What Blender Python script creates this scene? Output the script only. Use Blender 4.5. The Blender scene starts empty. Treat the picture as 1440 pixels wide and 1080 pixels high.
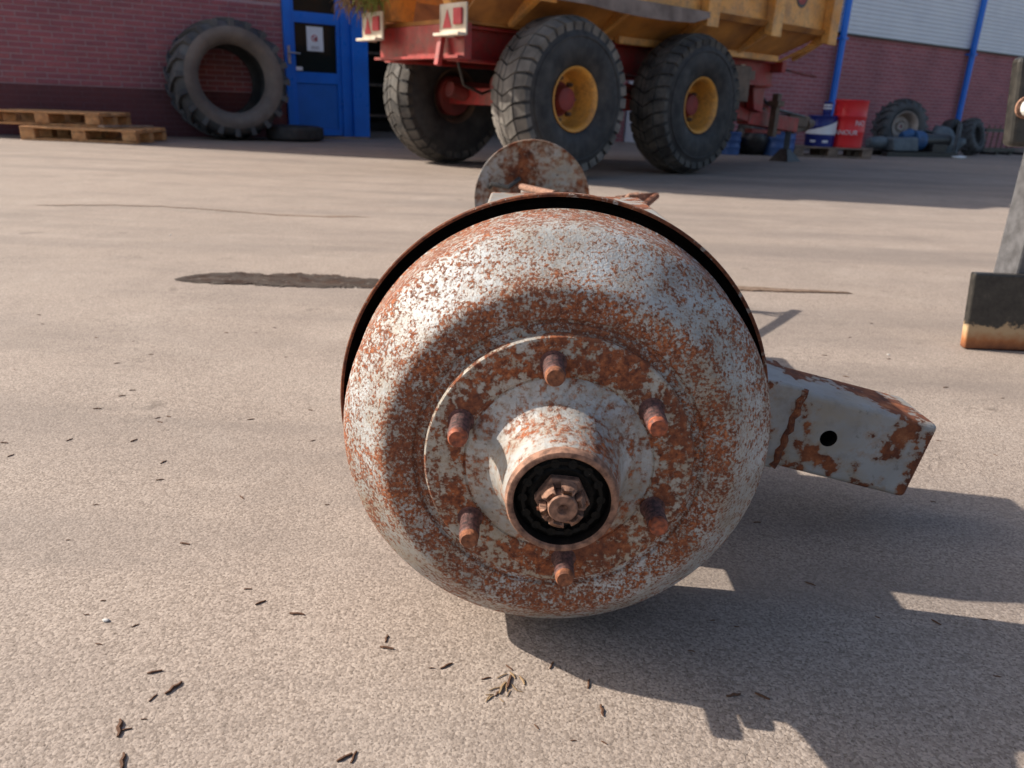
import bpy, bmesh, math, random
from mathutils import Vector, Matrix
R = math.radians
sin, cos, pi = math.sin, math.cos, math.pi
random.seed(7)
S = bpy.context.scene
COL = S.collection

# ------------------------------------------------------------------ camera
PITCH, ROLL, CAM_H = R(20.0), R(2.3), 0.55
fwd = Vector((0, cos(PITCH), -sin(PITCH)))
rt0 = Vector((1, 0, 0)); up0 = Vector((0, sin(PITCH), cos(PITCH)))
rt = rt0 * cos(ROLL) + up0 * sin(ROLL)
up = up0 * cos(ROLL) - rt0 * sin(ROLL)
cam = bpy.data.cameras.new('camera')
camo = bpy.data.objects.new('camera', cam); COL.objects.link(camo)
camo.matrix_world = Matrix(((rt.x, up.x, -fwd.x, 0), (rt.y, up.y, -fwd.y, 0), (rt.z, up.z, -fwd.z, CAM_H), (0, 0, 0, 1)))
cam.sensor_width = 36; cam.lens = 36 * 1081 / 1440
cam.clip_start = 0.02; cam.clip_end = 2000
cam.dof.use_dof = True; cam.dof.focus_distance = 0.80; cam.dof.aperture_fstop = 9.0
S.camera = camo

# ------------------------------------------------------------------ light
SX, SY = 1.43, 0.25                     # shadow offset per metre of height (+x, -y)
ELEV = math.atan2(1, math.hypot(SX, SY))
w = bpy.data.worlds.new('World'); S.world = w; w.use_nodes = True
nt = w.node_tree; nt.nodes.clear()
sky = nt.nodes.new('ShaderNodeTexSky'); sky.sky_type = 'NISHITA'; sky.sun_disc = False
sky.sun_elevation = ELEV; sky.sun_rotation = math.atan2(-SX, SY)
sky.air_density = 1.0; sky.dust_density = 3.0; sky.ozone_density = 0.8
bg = nt.nodes.new('ShaderNodeBackground'); bg.inputs[1].default_value = 0.11
wo = nt.nodes.new('ShaderNodeOutputWorld')
nt.links.new(sky.outputs[0], bg.inputs[0]); nt.links.new(bg.outputs[0], wo.inputs[0])
sl = bpy.data.lights.new('sun', 'SUN'); sl.energy = 5.0; sl.angle = R(0.55); sl.color = (1.0, 0.915, 0.80)
so = bpy.data.objects.new('sun', sl); COL.objects.link(so)
so.rotation_euler = Vector((-SX, SY, 1)).to_track_quat('Z', 'Y').to_euler()
so.location = (-14, 2.4, 10)
vs = S.view_settings
vs.view_transform = 'Standard'; vs.look = 'None'; vs.gamma = 1.0; vs.use_curve_mapping = False; vs.exposure = 0.64
S.cycles.use_denoising = True

# ------------------------------------------------------------------ helpers
def tag(o, label=None, cat=None, group=None, kind=None):
    if label: o['label'] = label
    if cat: o['category'] = cat
    if group: o['group'] = group
    if kind: o['kind'] = kind
    return o
def empty(name, loc=(0, 0, 0), rz=0, parent=None):
    o = bpy.data.objects.new(name, None); COL.objects.link(o)
    o.location = loc; o.rotation_euler = (0, 0, rz); o.empty_display_size = 0.1
    if parent: o.parent = parent
    return o
def place(name, me, parent=None, loc=(0, 0, 0), rot=(0, 0, 0)):
    o = bpy.data.objects.new(name, me); COL.objects.link(o)
    o.location = loc; o.rotation_euler = rot
    if parent: o.parent = parent
    return o
def copy_tree(o, parent=None):
    c = o.copy(); COL.objects.link(c); c.parent = parent
    for ch in list(o.children): copy_tree(ch, c)
    return c

class MB:
    def __init__(s): s.v = []; s.f = []; s.M = Matrix.Identity(4)
    def add(s, vs, fs):
        b = len(s.v)
        s.v += [tuple(s.M @ Vector(p)) for p in vs]
        s.f += [tuple(b + i for i in f) for f in fs]
        return s
    def box(s, x0, x1, y0, y1, z0, z1):
        return s.add([(x0,y0,z0),(x1,y0,z0),(x1,y1,z0),(x0,y1,z0),(x0,y0,z1),(x1,y0,z1),(x1,y1,z1),(x0,y1,z1)],
                     [(0,3,2,1),(4,5,6,7),(0,1,5,4),(1,2,6,5),(2,3,7,6),(3,0,4,7)])
    def hexa(s, p): # 8 points bottom 4, top 4
        return s.add(p, [(0,3,2,1),(4,5,6,7),(0,1,5,4),(1,2,6,5),(2,3,7,6),(3,0,4,7)])
    def bar(s, p, q, w, h, up=(0, 0, 1)):
        p = Vector(p); q = Vector(q); d = (q - p).normalized(); u = Vector(up)
        sd = d.cross(u).normalized(); u = sd.cross(d).normalized()
        a = sd * w / 2; b = u * h / 2
        return s.hexa([p-a-b, p+a-b, q+a-b, q-a-b, p-a+b, p+a+b, q+a+b, q-a+b])
    def tube(s, pts, r, n=10, cap=True):
        pts = [Vector(p) for p in pts]; rs = r if isinstance(r, (list, tuple)) else [r] * len(pts)
        vs_ = []; fs = []; pu = None
        for i, p in enumerate(pts):
            d = (pts[min(i+1, len(pts)-1)] - pts[max(i-1, 0)]).normalized()
            if pu is None:
                pu = d.orthogonal().normalized()
            pu = (pu - d * pu.dot(d)).normalized(); sd = d.cross(pu)
            for k in range(n):
                a = 2*pi*k/n; vs_.append(p + (pu*cos(a) + sd*sin(a)) * rs[i])
        for i in range(len(pts)-1):
            for k in range(n):
                fs.append((i*n+k, i*n+(k+1)%n, (i+1)*n+(k+1)%n, (i+1)*n+k))
        if cap: fs.append(tuple(range(n-1, -1, -1))); fs.append(tuple(range((len(pts)-1)*n, len(pts)*n)))
        return s.add(vs_, fs)
    def lathe(s, prof, n=48, closed=False):   # prof: (y, r) about the local Y axis
        vs_ = []; fs = []; m = len(prof)
        for (y, r) in prof:
            for k in range(n):
                a = 2*pi*k/n; vs_.append((r*cos(a), y, r*sin(a)))
        for i in range(m if closed else m-1):
            j = (i+1) % m
            for k in range(n):
                fs.append((i*n+k, i*n+(k+1)%n, j*n+(k+1)%n, j*n+k))
        return s.add(vs_, fs)
    def mesh(s, name, mat, smooth=False, bevel=0, angle=40, seg=2):
        me = bpy.data.meshes.new(name); me.from_pydata(s.v, [], s.f)
        bm = bmesh.new(); bm.from_mesh(me)
        bmesh.ops.remove_doubles(bm, verts=bm.verts, dist=1e-6)
        bmesh.ops.recalc_face_normals(bm, faces=bm.faces)
        if bevel:
            es = [e for e in bm.edges if len(e.link_faces) == 2 and e.calc_face_angle(0) > R(35)]
            bmesh.ops.bevel(bm, geom=es, offset=bevel, segments=seg, affect='EDGES', profile=0.5, clamp_overlap=True)
        if smooth:
            for f in bm.faces: f.smooth = True
            for e in bm.edges:
                if len(e.link_faces) == 2 and e.calc_face_angle(0) > R(angle): e.smooth = False
        bm.to_mesh(me); bm.free()
        me.materials.append(mat)
        return me
    def build(s, name, mat, parent=None, loc=(0,0,0), rot=(0,0,0), **k):
        return place(name, s.mesh(name, mat, **k), parent, loc, rot)

# ------------------------------------------------------------------ materials
class NT:
    def __init__(s, name):
        s.m = bpy.data.materials.new(name); s.m.use_nodes = True
        s.t = s.m.node_tree; s.b = s.t.nodes['Principled BSDF']
        s.tc = s.t.nodes.new('ShaderNodeTexCoord')
    def n(s, typ, **k):
        nd = s.t.nodes.new(typ)
        for a, b in k.items():
            if a.startswith('i_'):
                key = a[2:]; key = int(key) if key.isdigit() else key.replace('_', ' ')
                if hasattr(b, 'node'): s.t.links.new(b, nd.inputs[key])
                else: nd.inputs[key].default_value = b
            else: setattr(nd, a, b)
        return nd
    def obj(s): return s.tc.outputs['Object']
    def noise(s, scale, detail=4, rough=0.55, dist=0, vec=None):
        return s.n('ShaderNodeTexNoise', i_Vector=vec or s.obj(), i_Scale=scale, i_Detail=detail, i_Roughness=rough, i_Distortion=dist).outputs[0]
    def ramp(s, fac, stops, interp='LINEAR'):
        r = s.n('ShaderNodeValToRGB', i_Fac=fac); cr = r.color_ramp; cr.interpolation = interp
        while len(cr.elements) > 1: cr.elements.remove(cr.elements[-1])
        for i, (p, c) in enumerate(stops):
            e = cr.elements[0] if i == 0 else cr.elements.new(p)
            e.position = p; e.color = (c if len(c) == 4 else (*c, 1)) if not isinstance(c, (int, float)) else (c, c, c, 1)
        return r.outputs[0]
    def math(s, op, a, b=0.0, c=None):
        nd = s.n('ShaderNodeMath', operation=op, i_0=a, i_1=b)
        if c is not None: nd.inputs[2].default_value = c
        return nd.outputs[0]
    def mix(s, fac, a, b, mode='MIX'):
        nd = s.n('ShaderNodeMix', data_type='RGBA', blend_type=mode)
        for i, v in ((0, fac), (6, a), (7, b)):
            if hasattr(v, 'node'): s.t.links.new(v, nd.inputs[i])
            else: nd.inputs[i].default_value = v if i == 0 else ((*v, 1) if len(v) == 3 else v)
        return nd.outputs[2]
    def out(s, color=None, rough=None, metal=None, bump=None, bstr=0.4, bdist=0.002, spec=None, **kw):
        for key, v in (('Base Color', color), ('Roughness', rough), ('Metallic', metal), ('Specular IOR Level', spec)):
            if v is None: continue
            if hasattr(v, 'node'): s.t.links.new(v, s.b.inputs[key])
            else: s.b.inputs[key].default_value = (*v, 1) if isinstance(v, tuple) and len(v) == 3 else v
        if bump is not None:
            bn = s.n('ShaderNodeBump', i_Height=bump, i_Strength=bstr, i_Distance=bdist)
            s.t.links.new(bn.outputs[0], s.b.inputs['Normal'])
        return s.m
def simple(name, c1, c2, scale=6, rough=0.6, bump=None, bdist=0.002, metal=0, detail=5, lo=0.35, hi=0.65, spec=0.5, dirt=None):
    t = NT(name)
    f = t.noise(scale, detail)
    col = t.ramp(f, [(lo, c1), (hi, c2)])
    if dirt:
        col = t.mix(t.math('MULTIPLY', t.ramp(t.noise(scale * 1.9, 8, 0.72), [(0.44, 0.0), (0.64, 1.0)]), dirt[1]), col, dirt[0])
        col = t.mix(t.math('MULTIPLY', t.ramp(t.noise(scale * 11, 6, 0.7), [(0.54, 0.0), (0.66, 1.0)]), dirt[1] * 0.8), col, tuple(c * 0.5 for c in dirt[0]))
    rg = t.ramp(t.noise(scale * 3.1, 3), [(0.3, max(0.02, rough - 0.1)), (0.7, min(1, rough + 0.12))])
    return t.out(col, rg, metal, t.noise(bump, 4) if bump else None, 0.5, bdist, spec)

def rusty(name, fine=230, density=0.5, var=0.35, big=26, paint=((0.21, 0.205, 0.195), (0.36, 0.37, 0.375)), edge=0.03, stretch=None, dark=1.0, speck_amt=0.8, radial=None):
    t = NT(name)
    vec = t.obj()
    if stretch:
        vec = t.n('ShaderNodeMapping', i_Vector=vec, i_Scale=stretch).outputs[0]
    A = t.noise(big, 4, 0.6, 0, vec); B = t.noise(fine, 8, 0.66, 0, vec); D = t.noise(fine * 0.3, 6, 0.6, 0, vec)
    v = t.math('ADD', t.math('ADD', t.math('MULTIPLY', B, 0.7), t.math('MULTIPLY', D, 0.3)), t.math('MULTIPLY', t.math('SUBTRACT', A, 0.5), var * 2))
    if radial:
        sx_ = t.n('ShaderNodeSeparateXYZ', i_0=t.obj())
        rr_ = t.math('SQRT', t.math('ADD', t.math('POWER', sx_.outputs[0], 2.0), t.math('POWER', t.math('SUBTRACT', sx_.outputs[2], 0.2346), 2.0)))
        v = t.math('ADD', v, t.math('SUBTRACT', t.ramp(t.math('MULTIPLY', rr_, 4.0), [(r_*4.0, 0.5 + q_) for r_, q_ in radial]), 0.5))
    th = 0.5 + (0.5 - density) * 0.40
    mask = t.ramp(v, [(th - edge, 0.0), (th + edge, 1.0)])
    halo = t.ramp(v, [(th - edge - 0.07, 0.0), (th, 1.0)])
    k = dark
    rc = t.ramp(t.noise(fine * 0.8, 7, 0.7, 0, vec), [(0.30, (0.030*k, 0.011*k, 0.008*k)), (0.44, (0.105*k, 0.031*k, 0.014*k)), (0.57, (0.22*k, 0.068*k, 0.025*k)), (0.74, (0.37*k, 0.16*k, 0.072*k))])
    rc = t.mix(t.ramp(t.noise(big * 1.4, 4, 0.6, 0, vec), [(0.38, 0.55), (0.62, 0.0)]), rc, (0.075*k, 0.028*k, 0.018*k))
    pc = t.ramp(t.noise(big * 0.7, 5, 0.6, 0, vec), [(0.3, paint[0]), (0.65, paint[1])])
    pc = t.mix(t.ramp(t.noise(big * 2.3, 5, 0.65), [(0.45, 0.0), (0.75, 0.75)]), pc, (0.30, 0.245, 0.17))
    pc = t.mix(t.ramp(t.noise(big * 5.0, 5, 0.65), [(0.30, 0.5), (0.50, 0.0)]), pc, (0.15, 0.135, 0.12))
    pc = t.mix(t.math('MULTIPLY', halo, 0.55), pc, (0.27, 0.16, 0.085))
    speck = t.ramp(t.noise(fine * 1.9, 3, 0.6), [(0.30, 1.0), (0.37, 0.0)])
    col = t.mix(mask, pc, rc)
    col = t.mix(t.math('MULTIPLY', speck, speck_amt), col, (0.022, 0.013, 0.010))
    rg = t.mix(mask, (0.46, 0.46, 0.46), (0.9, 0.9, 0.9))
    h = t.math('ADD', t.math('MULTIPLY', mask, 0.5), t.math('MULTIPLY', t.noise(fine * 1.6, 5), 0.7))
    return t.out(col, rg, 0.0, h, 0.6, 0.0018, 0.4)

M = {}
M['drum'] = rusty('mottled_rusty_paint', 320, 0.455, 0.12, 12, ((0.27, 0.265, 0.245), (0.46, 0.485, 0.505)), 0.034, None, 1.5, 0.85,
                  [(0.13, 0.022), (0.15, 0.044), (0.166, 0.020), (0.180, -0.024), (0.205, -0.026), (0.2125, 0.0), (0.2165, 0.04)])
M['flange'] = rusty('blotchy_rusty_paint', 170, 0.50, 0.24, 22, ((0.28, 0.26, 0.22), (0.42, 0.405, 0.375)), 0.028, None, 1.4, 0.7,
                    [(0.085, -0.01), (0.10, 0.02), (0.122, 0.0), (0.126, 0.0)])
M['hubpaint'] = rusty('scuffed_grey_paint', 160, 0.36, 0.24, 22, ((0.24, 0.24, 0.235), (0.42, 0.425, 0.425)), 0.05, None, 1.7, 0.5)
M['arm'] = rusty('patchy_rusty_paint', 42, 0.36, 0.62, 9, ((0.22, 0.215, 0.205), (0.33, 0.335, 0.335)), 0.014, None, 1.15, 0.3)
M['fardisc'] = rusty('far_rusty_paint', 40, 0.46, 0.32, 7, ((0.22, 0.22, 0.20), (0.36, 0.37, 0.38)), 0.06)
M['rust'] = simple('brown_rust', (0.10, 0.035, 0.018), (0.30, 0.11, 0.05), 160, 0.85, 420, 0.0012, 0, 6)
M['rust_light'] = simple('dusty_rust', (0.10, 0.050, 0.034), (0.31, 0.165, 0.108), 150, 0.85, 300, 0.001, 0, 6)
M['rust_edge'] = rusty('rusty_plate_edge', 130, 0.78, 0.3, 20)
M['stud'] = simple('rusted_thread', (0.035, 0.016, 0.015), (0.15, 0.062, 0.052), 260, 0.75, 600, 0.001, 0, 5)
M['studtip'] = simple('bright_orange_rust', (0.09, 0.028, 0.018), (0.40, 0.10, 0.038), 130, 0.7, 500, 0.001)
def grease():
    t = NT('black_grease')
    sp = t.ramp(t.noise(520, 2), [(0.76, 0.0), (0.79, 1.0)])
    return t.out(t.mix(sp, (0.004, 0.0035, 0.003), (0.20, 0.18, 0.16)), 0.6, 0.0, t.noise(300, 3), 0.6, 0.002, 0.2)
M['grease'] = grease()

def concrete():
    t = NT('worn_concrete')
    P = t.obj()
    base = t.ramp(t.noise(0.55, 5, 0.6, 0.4), [(0.3, (0.262, 0.214, 0.180)), (0.55, (0.302, 0.250, 0.213)), (0.75, (0.332, 0.278, 0.240))])
    blot = t.ramp(t.noise(4.3, 7, 0.68, 0.5), [(0.32, 0.62), (0.54, 0.0)])
    col = t.mix(blot, base, (0.185, 0.152, 0.133))
    pale = t.ramp(t.noise(2.1, 5, 0.6, 1.2), [(0.52, 0.0), (0.72, 0.6)])
    col = t.mix(pale, col, (0.40, 0.345, 0.30))
    # aggregate grain
    vo = t.n('ShaderNodeTexVoronoi', i_Vector=P, i_Scale=330.0)
    vcol = t.n('ShaderNodeSeparateColor', i_0=vo.outputs['Color']).outputs[0]
    col = t.mix(0.5, col, t.mix(vcol, (0.15, 0.115, 0.092), (0.46, 0.385, 0.33)))
    pit = t.ramp(t.noise(300, 5, 0.7), [(0.36, 1.0), (0.47, 0.0)])
    col = t.mix(t.math('MULTIPLY', pit, 0.8), col, (0.075, 0.054, 0.042))
    # fine map cracking
    dv = t.n('ShaderNodeVectorMath', operation='ADD', i_0=P, i_1=t.n('ShaderNodeVectorMath', operation='SCALE', i_0=t.n('ShaderNodeTexNoise', i_Vector=P, i_Scale=38.0, i_Detail=3.0).outputs[1], i_Scale=0.028).outputs[0]).outputs[0]
    ve = t.n('ShaderNodeTexVoronoi', feature='DISTANCE_TO_EDGE', i_Vector=dv, i_Scale=30.0).outputs[0]
    crack = t.ramp(ve, [(0.010, 1.0), (0.026, 0.0)])
    cm = t.ramp(t.noise(1.9, 3, 0.5), [(0.46, 0.0), (0.60, 1.0)])
    cr = t.math('MULTIPLY', t.math('MULTIPLY', crack, cm), 0.42)
    col = t.mix(cr, col, (0.075, 0.058, 0.048))
    oil = t.ramp(t.noise(6.5, 6, 0.6), [(0.655, 0.0), (0.70, 0.5)])
    col = t.mix(oil, col, (0.10, 0.08, 0.066))
    col = t.mix(t.ramp(t.noise(55, 4, 0.6), [(0.68, 0.0), (0.72, 0.55)]), col, (0.09, 0.068, 0.055))
    mp2 = t.n('ShaderNodeMapping', i_Vector=P, i_Scale=(0.35, 1.0, 1.0), i_Rotation=(0, 0, R(-24))).outputs[0]
    sc_ = t.ramp(t.noise(3.4, 8, 0.72, 0.2, mp2), [(0.52, 0.0), (0.66, 0.42)])
    col = t.mix(sc_, col, (0.165, 0.138, 0.12))
    # streaks along the yard
    mp = t.n('ShaderNodeMapping', i_Vector=P, i_Scale=(0.25, 2.6, 1.0), i_Rotation=(0, 0, R(4))).outputs[0]
    st = t.ramp(t.noise(1.0, 5, 0.6, 0, mp), [(0.36, 0.5), (0.52, 0.0)])
    col = t.mix(st, col, (0.17, 0.142, 0.126))
    h = t.math('ADD', t.math('MULTIPLY', vo.outputs['Distance'], -0.6), t.math('ADD', t.noise(180, 5, 0.7), t.math('MULTIPLY', cr, -0.7)))
    rg = t.ramp(t.noise(3, 4), [(0.3, 0.72), (0.7, 0.92)])
    return t.out(col, rg, 0, h, 0.5, 0.0014, 0.3)
M['concrete'] = concrete()
def brick_single(name, dark):
    t = NT(name)
    oi = t.n('ShaderNodeObjectInfo').outputs['Random']
    k = 0.38 if dark else 1.0
    c = t.ramp(oi, [(0.0, (0.32*k, 0.098*k, 0.122*k)), (0.5, (0.37*k, 0.112*k, 0.132*k)), (1.0, (0.42*k, 0.126*k, 0.138*k))])
    c = t.mix(t.ramp(t.noise(30, 5), [(0.4, 0.0), (0.7, 0.45)]), c, (0.25*k, 0.084*k, 0.10*k))
    gp_ = t.n('ShaderNodeNewGeometry').outputs['Position']
    c = t.mix(t.math('MULTIPLY', t.ramp(t.noise(1.6, 6, 0.65, 0, gp_), [(0.40, 0.0), (0.62, 1.0)]), 0.45), c, (0.13*k, 0.062*k, 0.075*k))
    return t.out(c, 0.85, 0, t.noise(120, 4), 0.5, 0.003)
M['brick'] = brick_single('red_brick', False)
M['brick_dark'] = brick_single('dark_plinth_brick', True)
M['mortar'] = simple('grey_mortar', (0.37, 0.255, 0.275), (0.45, 0.315, 0.33), 30, 0.92, 150)
M['mortar_dark'] = simple('dark_mortar', (0.13, 0.062, 0.072), (0.17, 0.082, 0.092), 30, 0.92, 150)
def brick_wall():
    t = NT('far_brickwork')
    sp = t.n('ShaderNodeSeparateXYZ', i_0=t.obj())
    cv = t.n('ShaderNodeCombineXYZ', i_0=sp.outputs[0], i_1=sp.outputs[2]).outputs[0]
    br = t.n('ShaderNodeTexBrick', i_Vector=cv, i_Scale=1.0, i_Mortar_Size=0.006, i_Brick_Width=0.22, i_Row_Height=0.0625,
             i_Color1=(0.32, 0.10, 0.115, 1), i_Color2=(0.40, 0.125, 0.135, 1), i_Mortar=(0.43, 0.27, 0.28, 1))
    c = t.mix(t.ramp(t.noise(1.2, 5), [(0.35, 0.3), (0.6, 0.0)]), br.outputs[0], (0.11, 0.05, 0.055))
    return t.out(c, 0.88, 0, br.outputs[1], -0.4, 0.004)
M['brickwall'] = brick_wall()
M['clad'] = simple('pale_grey_steel_cladding', (0.66, 0.69, 0.75), (0.72, 0.75, 0.80), 1.5, 0.42, None, 0, 0.0)
M['blue'] = simple('blue_gloss_paint', (0.003, 0.135, 0.60), (0.005, 0.17, 0.72), 2.5, 0.35, 60, 0.0004)
M['bluepanel'] = simple('blue_panel_paint', (0.004, 0.125, 0.50), (0.006, 0.145, 0.60), 4, 0.45, 60, 0.0004)
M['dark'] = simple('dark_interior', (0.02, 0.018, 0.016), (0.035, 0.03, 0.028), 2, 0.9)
M['paper'] = simple('white_paper', (0.70, 0.72, 0.76), (0.76, 0.78, 0.82), 8, 0.7)
M['ink'] = simple('grey_ink', (0.07, 0.05, 0.07), (0.10, 0.07, 0.10), 8, 0.7)
M['redink'] = simple('red_ink', (0.45, 0.05, 0.06), (0.52, 0.07, 0.08), 8, 0.7)
M['steel'] = simple('brushed_steel', (0.42, 0.42, 0.44), (0.55, 0.55, 0.58), 40, 0.35, None, 0, 0.8)
M['tyre'] = simple('worn_black_rubber', (0.012, 0.012, 0.014), (0.036, 0.035, 0.037), 5, 0.72, 30, 0.004, dirt=((0.085, 0.072, 0.062), 0.25))
M['tread'] = simple('dusty_tread_rubber', (0.018, 0.017, 0.017), (0.06, 0.056, 0.052), 3.5, 0.8, 40, 0.004, dirt=((0.15, 0.13, 0.11), 0.6))
M['tread_sunlit'] = simple('sunlit_tread_rubber', (0.06, 0.055, 0.05), (0.20, 0.18, 0.16), 5, 0.85, 40, 0.004)  # paler tread colour, sunlight painted into the near rear wheel
M['agtyre'] = simple('grey_dusty_rubber', (0.05, 0.055, 0.062), (0.11, 0.112, 0.115), 3, 0.8, 30, 0.004)
M['agside'] = simple('muddy_sidewall_rubber', (0.105, 0.092, 0.085), (0.19, 0.165, 0.147), 3.5, 0.85, 30, 0.004)
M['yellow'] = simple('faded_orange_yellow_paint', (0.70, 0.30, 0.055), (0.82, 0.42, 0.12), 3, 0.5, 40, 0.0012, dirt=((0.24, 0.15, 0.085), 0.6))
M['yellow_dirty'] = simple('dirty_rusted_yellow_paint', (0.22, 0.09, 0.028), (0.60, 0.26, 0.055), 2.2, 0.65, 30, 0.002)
M['rim'] = simple('orange_yellow_rim_paint', (0.62, 0.27, 0.04), (0.78, 0.39, 0.085), 5, 0.45, 50, 0.001, dirt=((0.20, 0.10, 0.045), 0.6))
M['red'] = simple('faded_red_paint', (0.28, 0.016, 0.017), (0.42, 0.036, 0.032), 3, 0.5, 40, 0.001, dirt=((0.13, 0.06, 0.045), 0.7))
M['reddark'] = simple('grimy_red_paint', (0.10, 0.018, 0.016), (0.24, 0.035, 0.03), 4, 0.7, 40, 0.001)
M['grime'] = simple('dusty_grey_brown_grime', (0.14, 0.105, 0.09), (0.27, 0.21, 0.18), 5, 0.9, 40, 0.003)
M['brown'] = simple('oily_brown_steel', (0.07, 0.045, 0.032), (0.15, 0.095, 0.065), 8, 0.6, 60, 0.001)
M['black'] = simple('chipped_black_paint', (0.012, 0.012, 0.013), (0.035, 0.034, 0.034), 30, 0.42, 140, 0.0008)
M['greyblack'] = simple('worn_grey_black_paint', (0.06, 0.06, 0.064), (0.11, 0.11, 0.118), 30, 0.4, 140, 0.0008)
M['recess_shade'] = simple('black_recess_shade', (0.006, 0.005, 0.0045), (0.016, 0.012, 0.010), 60, 0.95, 200, 0.001, spec=0.1)  # near-black colour stands in for the shade of deep, narrow recesses
M['white'] = simple('off_white_paint', (0.46, 0.39, 0.30), (0.62, 0.55, 0.45), 8, 0.5)
M['wood'] = simple('weathered_orange_pine', (0.50, 0.23, 0.085), (0.68, 0.37, 0.16), 12, 0.8, 90, 0.0015, dirt=((0.20, 0.11, 0.06), 0.6))
M['wood_grey'] = simple('weathered_grey_pine', (0.15, 0.11, 0.085), (0.27, 0.20, 0.155), 12, 0.85, 90, 0.0015)
M['barrelred'] = simple('red_drum_paint', (0.66, 0.014, 0.022), (0.76, 0.025, 0.032), 3, 0.4)
M['barrelblue'] = simple('navy_drum_paint', (0.008, 0.018, 0.16), (0.012, 0.028, 0.21), 3, 0.4)
M['plasticblue'] = simple('faded_blue_plastic', (0.03, 0.085, 0.26), (0.05, 0.12, 0.33), 4, 0.45)
M['machine'] = simple('blue_grey_machine_paint', (0.045, 0.06, 0.075), (0.12, 0.145, 0.165), 5, 0.6, 50, 0.002)
M['machineblue'] = simple('dirty_blue_machine_paint', (0.012, 0.05, 0.14), (0.03, 0.11, 0.27), 5, 0.55, 50, 0.002)
M['beige'] = simple('beige_rim_paint', (0.32, 0.27, 0.24), (0.48, 0.42, 0.38), 6, 0.6, 40, 0.001)
M['twig'] = simple('dark_bark', (0.05, 0.022, 0.012), (0.15, 0.07, 0.035), 140, 0.85, 300, 0.001)
M['straw'] = simple('dry_straw', (0.15, 0.095, 0.05), (0.32, 0.215, 0.115), 60, 0.85)
M['grass'] = simple('green_grass', (0.10, 0.15, 0.03), (0.26, 0.31, 0.07), 30, 0.8)
M['pebble'] = simple('pale_stone', (0.45, 0.43, 0.40), (0.62, 0.60, 0.57), 60, 0.85, 200, 0.001)
M['dirt'] = simple('brown_joint_dirt', (0.12, 0.075, 0.05), (0.22, 0.15, 0.105), 60, 0.95, 200, 0.003)
def wet():
    t = NT('wet_concrete')
    c = t.ramp(t.noise(9, 6, 0.65), [(0.3, (0.026, 0.018, 0.013)), (0.7, (0.062, 0.044, 0.033))])
    c = t.mix(t.ramp(t.noise(70, 3), [(0.66, 0.0), (0.72, 0.7)]), c, (0.36, 0.32, 0.28))
    return t.out(c, t.ramp(t.noise(20, 4), [(0.35, 0.30), (0.6, 0.75)]), 0, t.noise(200, 4), 0.4, 0.002, 0.4)
M['wet'] = wet()
def glass():
    t = NT('dark_window_glass')
    return t.out((0.012, 0.018, 0.018), 0.06, 0, None, spec=0.5)
M['glass'] = glass()
def carriage():
    t = NT('black_paint_with_rusty_foot')
    z = t.n('ShaderNodeSeparateXYZ', i_0=t.obj()).outputs[2]
    e = t.math('ADD', z, t.math('MULTIPLY', t.math('SUBTRACT', t.noise(14, 5, 0.7), 0.5), 0.10))
    m1 = t.ramp(e, [(0.062, 1.0), (0.068, 0.0)])
    rc = t.ramp(t.math('ADD', z, t.math('MULTIPLY', t.math('SUBTRACT', t.noise(60, 5), 0.5), 0.03)), [(0.0, (0.10, 0.028, 0.012)), (0.025, (0.32, 0.12, 0.04)), (0.05, (0.42, 0.29, 0.16))])
    bc = t.ramp(t.noise(40, 6, 0.7), [(0.35, (0.010, 0.010, 0.010)), (0.62, (0.035, 0.032, 0.028)), (0.78, (0.10, 0.085, 0.065))])
    return t.out(t.mix(m1, bc, rc), t.mix(m1, (0.4, 0.4, 0.4), (0.85, 0.85, 0.85)), 0, t.noise(150, 4), 0.4, 0.001)
M['carriage'] = carriage()

# ------------------------------------------------------------------ ground
gm = MB(); gm.add([(-300,-120,0),(300,-120,0),(300,500,0),(-300,500,0)], [(0,1,2,3)])
g = gm.build('concrete_yard', M['concrete']); tag(g, kind='structure')

def flat_patch(name, pts, z, mat, thick=0.0):
    mb = MB(); n = len(pts)
    c = (sum(p[0] for p in pts)/n, sum(p[1] for p in pts)/n)
    vs_ = [(p[0], p[1], 0.0006) for p in pts] + [(c[0]+(p[0]-c[0])*0.93, c[1]+(p[1]-c[1])*0.90, z) for p in pts]
    fs = [(i, (i+1) % n, n+(i+1) % n, n+i) for i in range(n)] + [tuple(range(n, 2*n))]
    mb.add(vs_, fs); return mb.build(name, mat, smooth=False)
# damp patch spreading along a slab joint
random.seed(3)
top = []; bot = []
for i in range(141):
    f = i/140; x = -1.06 + f*1.0
    hgt = 0.125*min(1, f/0.12)**0.7 if f < 0.55 else max(0.022, 0.125*(1-(f-0.55)/0.22))
    wob = 0.016*sin(17*f+1.3) + 0.010*sin(43*f+0.4) + 0.007*sin(97*f) + random.uniform(-0.010, 0.010)
    wob *= min(1, hgt/0.08)
    top.append((x, 2.345 + f*0.03 + hgt*0.95 + wob)); bot.append((x, 2.335 + f*0.03 - hgt*0.38 - 0.4*wob + random.uniform(-0.004, 0.004)))
p = flat_patch('damp_patch', bot + top[::-1], 0.003, M['wet'])
tag(p, 'dark brown damp patch along the slab joint, left of the axle', 'puddle')
top = []; bot = []
for i in range(17):
    f = i/16; x = 0.62 + f*0.50; hgt = 0.030*(1-f)**0.8 + 0.005
    wob = random.uniform(-0.008, 0.008)
    top.append((x, 2.52 + hgt + wob)); bot.append((x, 2.52 - hgt + wob*0.5))
p = flat_patch('joint_dirt', bot + top[::-1], 0.005, M['dirt'])
tag(p, 'thin brown line of dirt in the slab joint right of the drum', 'dirt')
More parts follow.
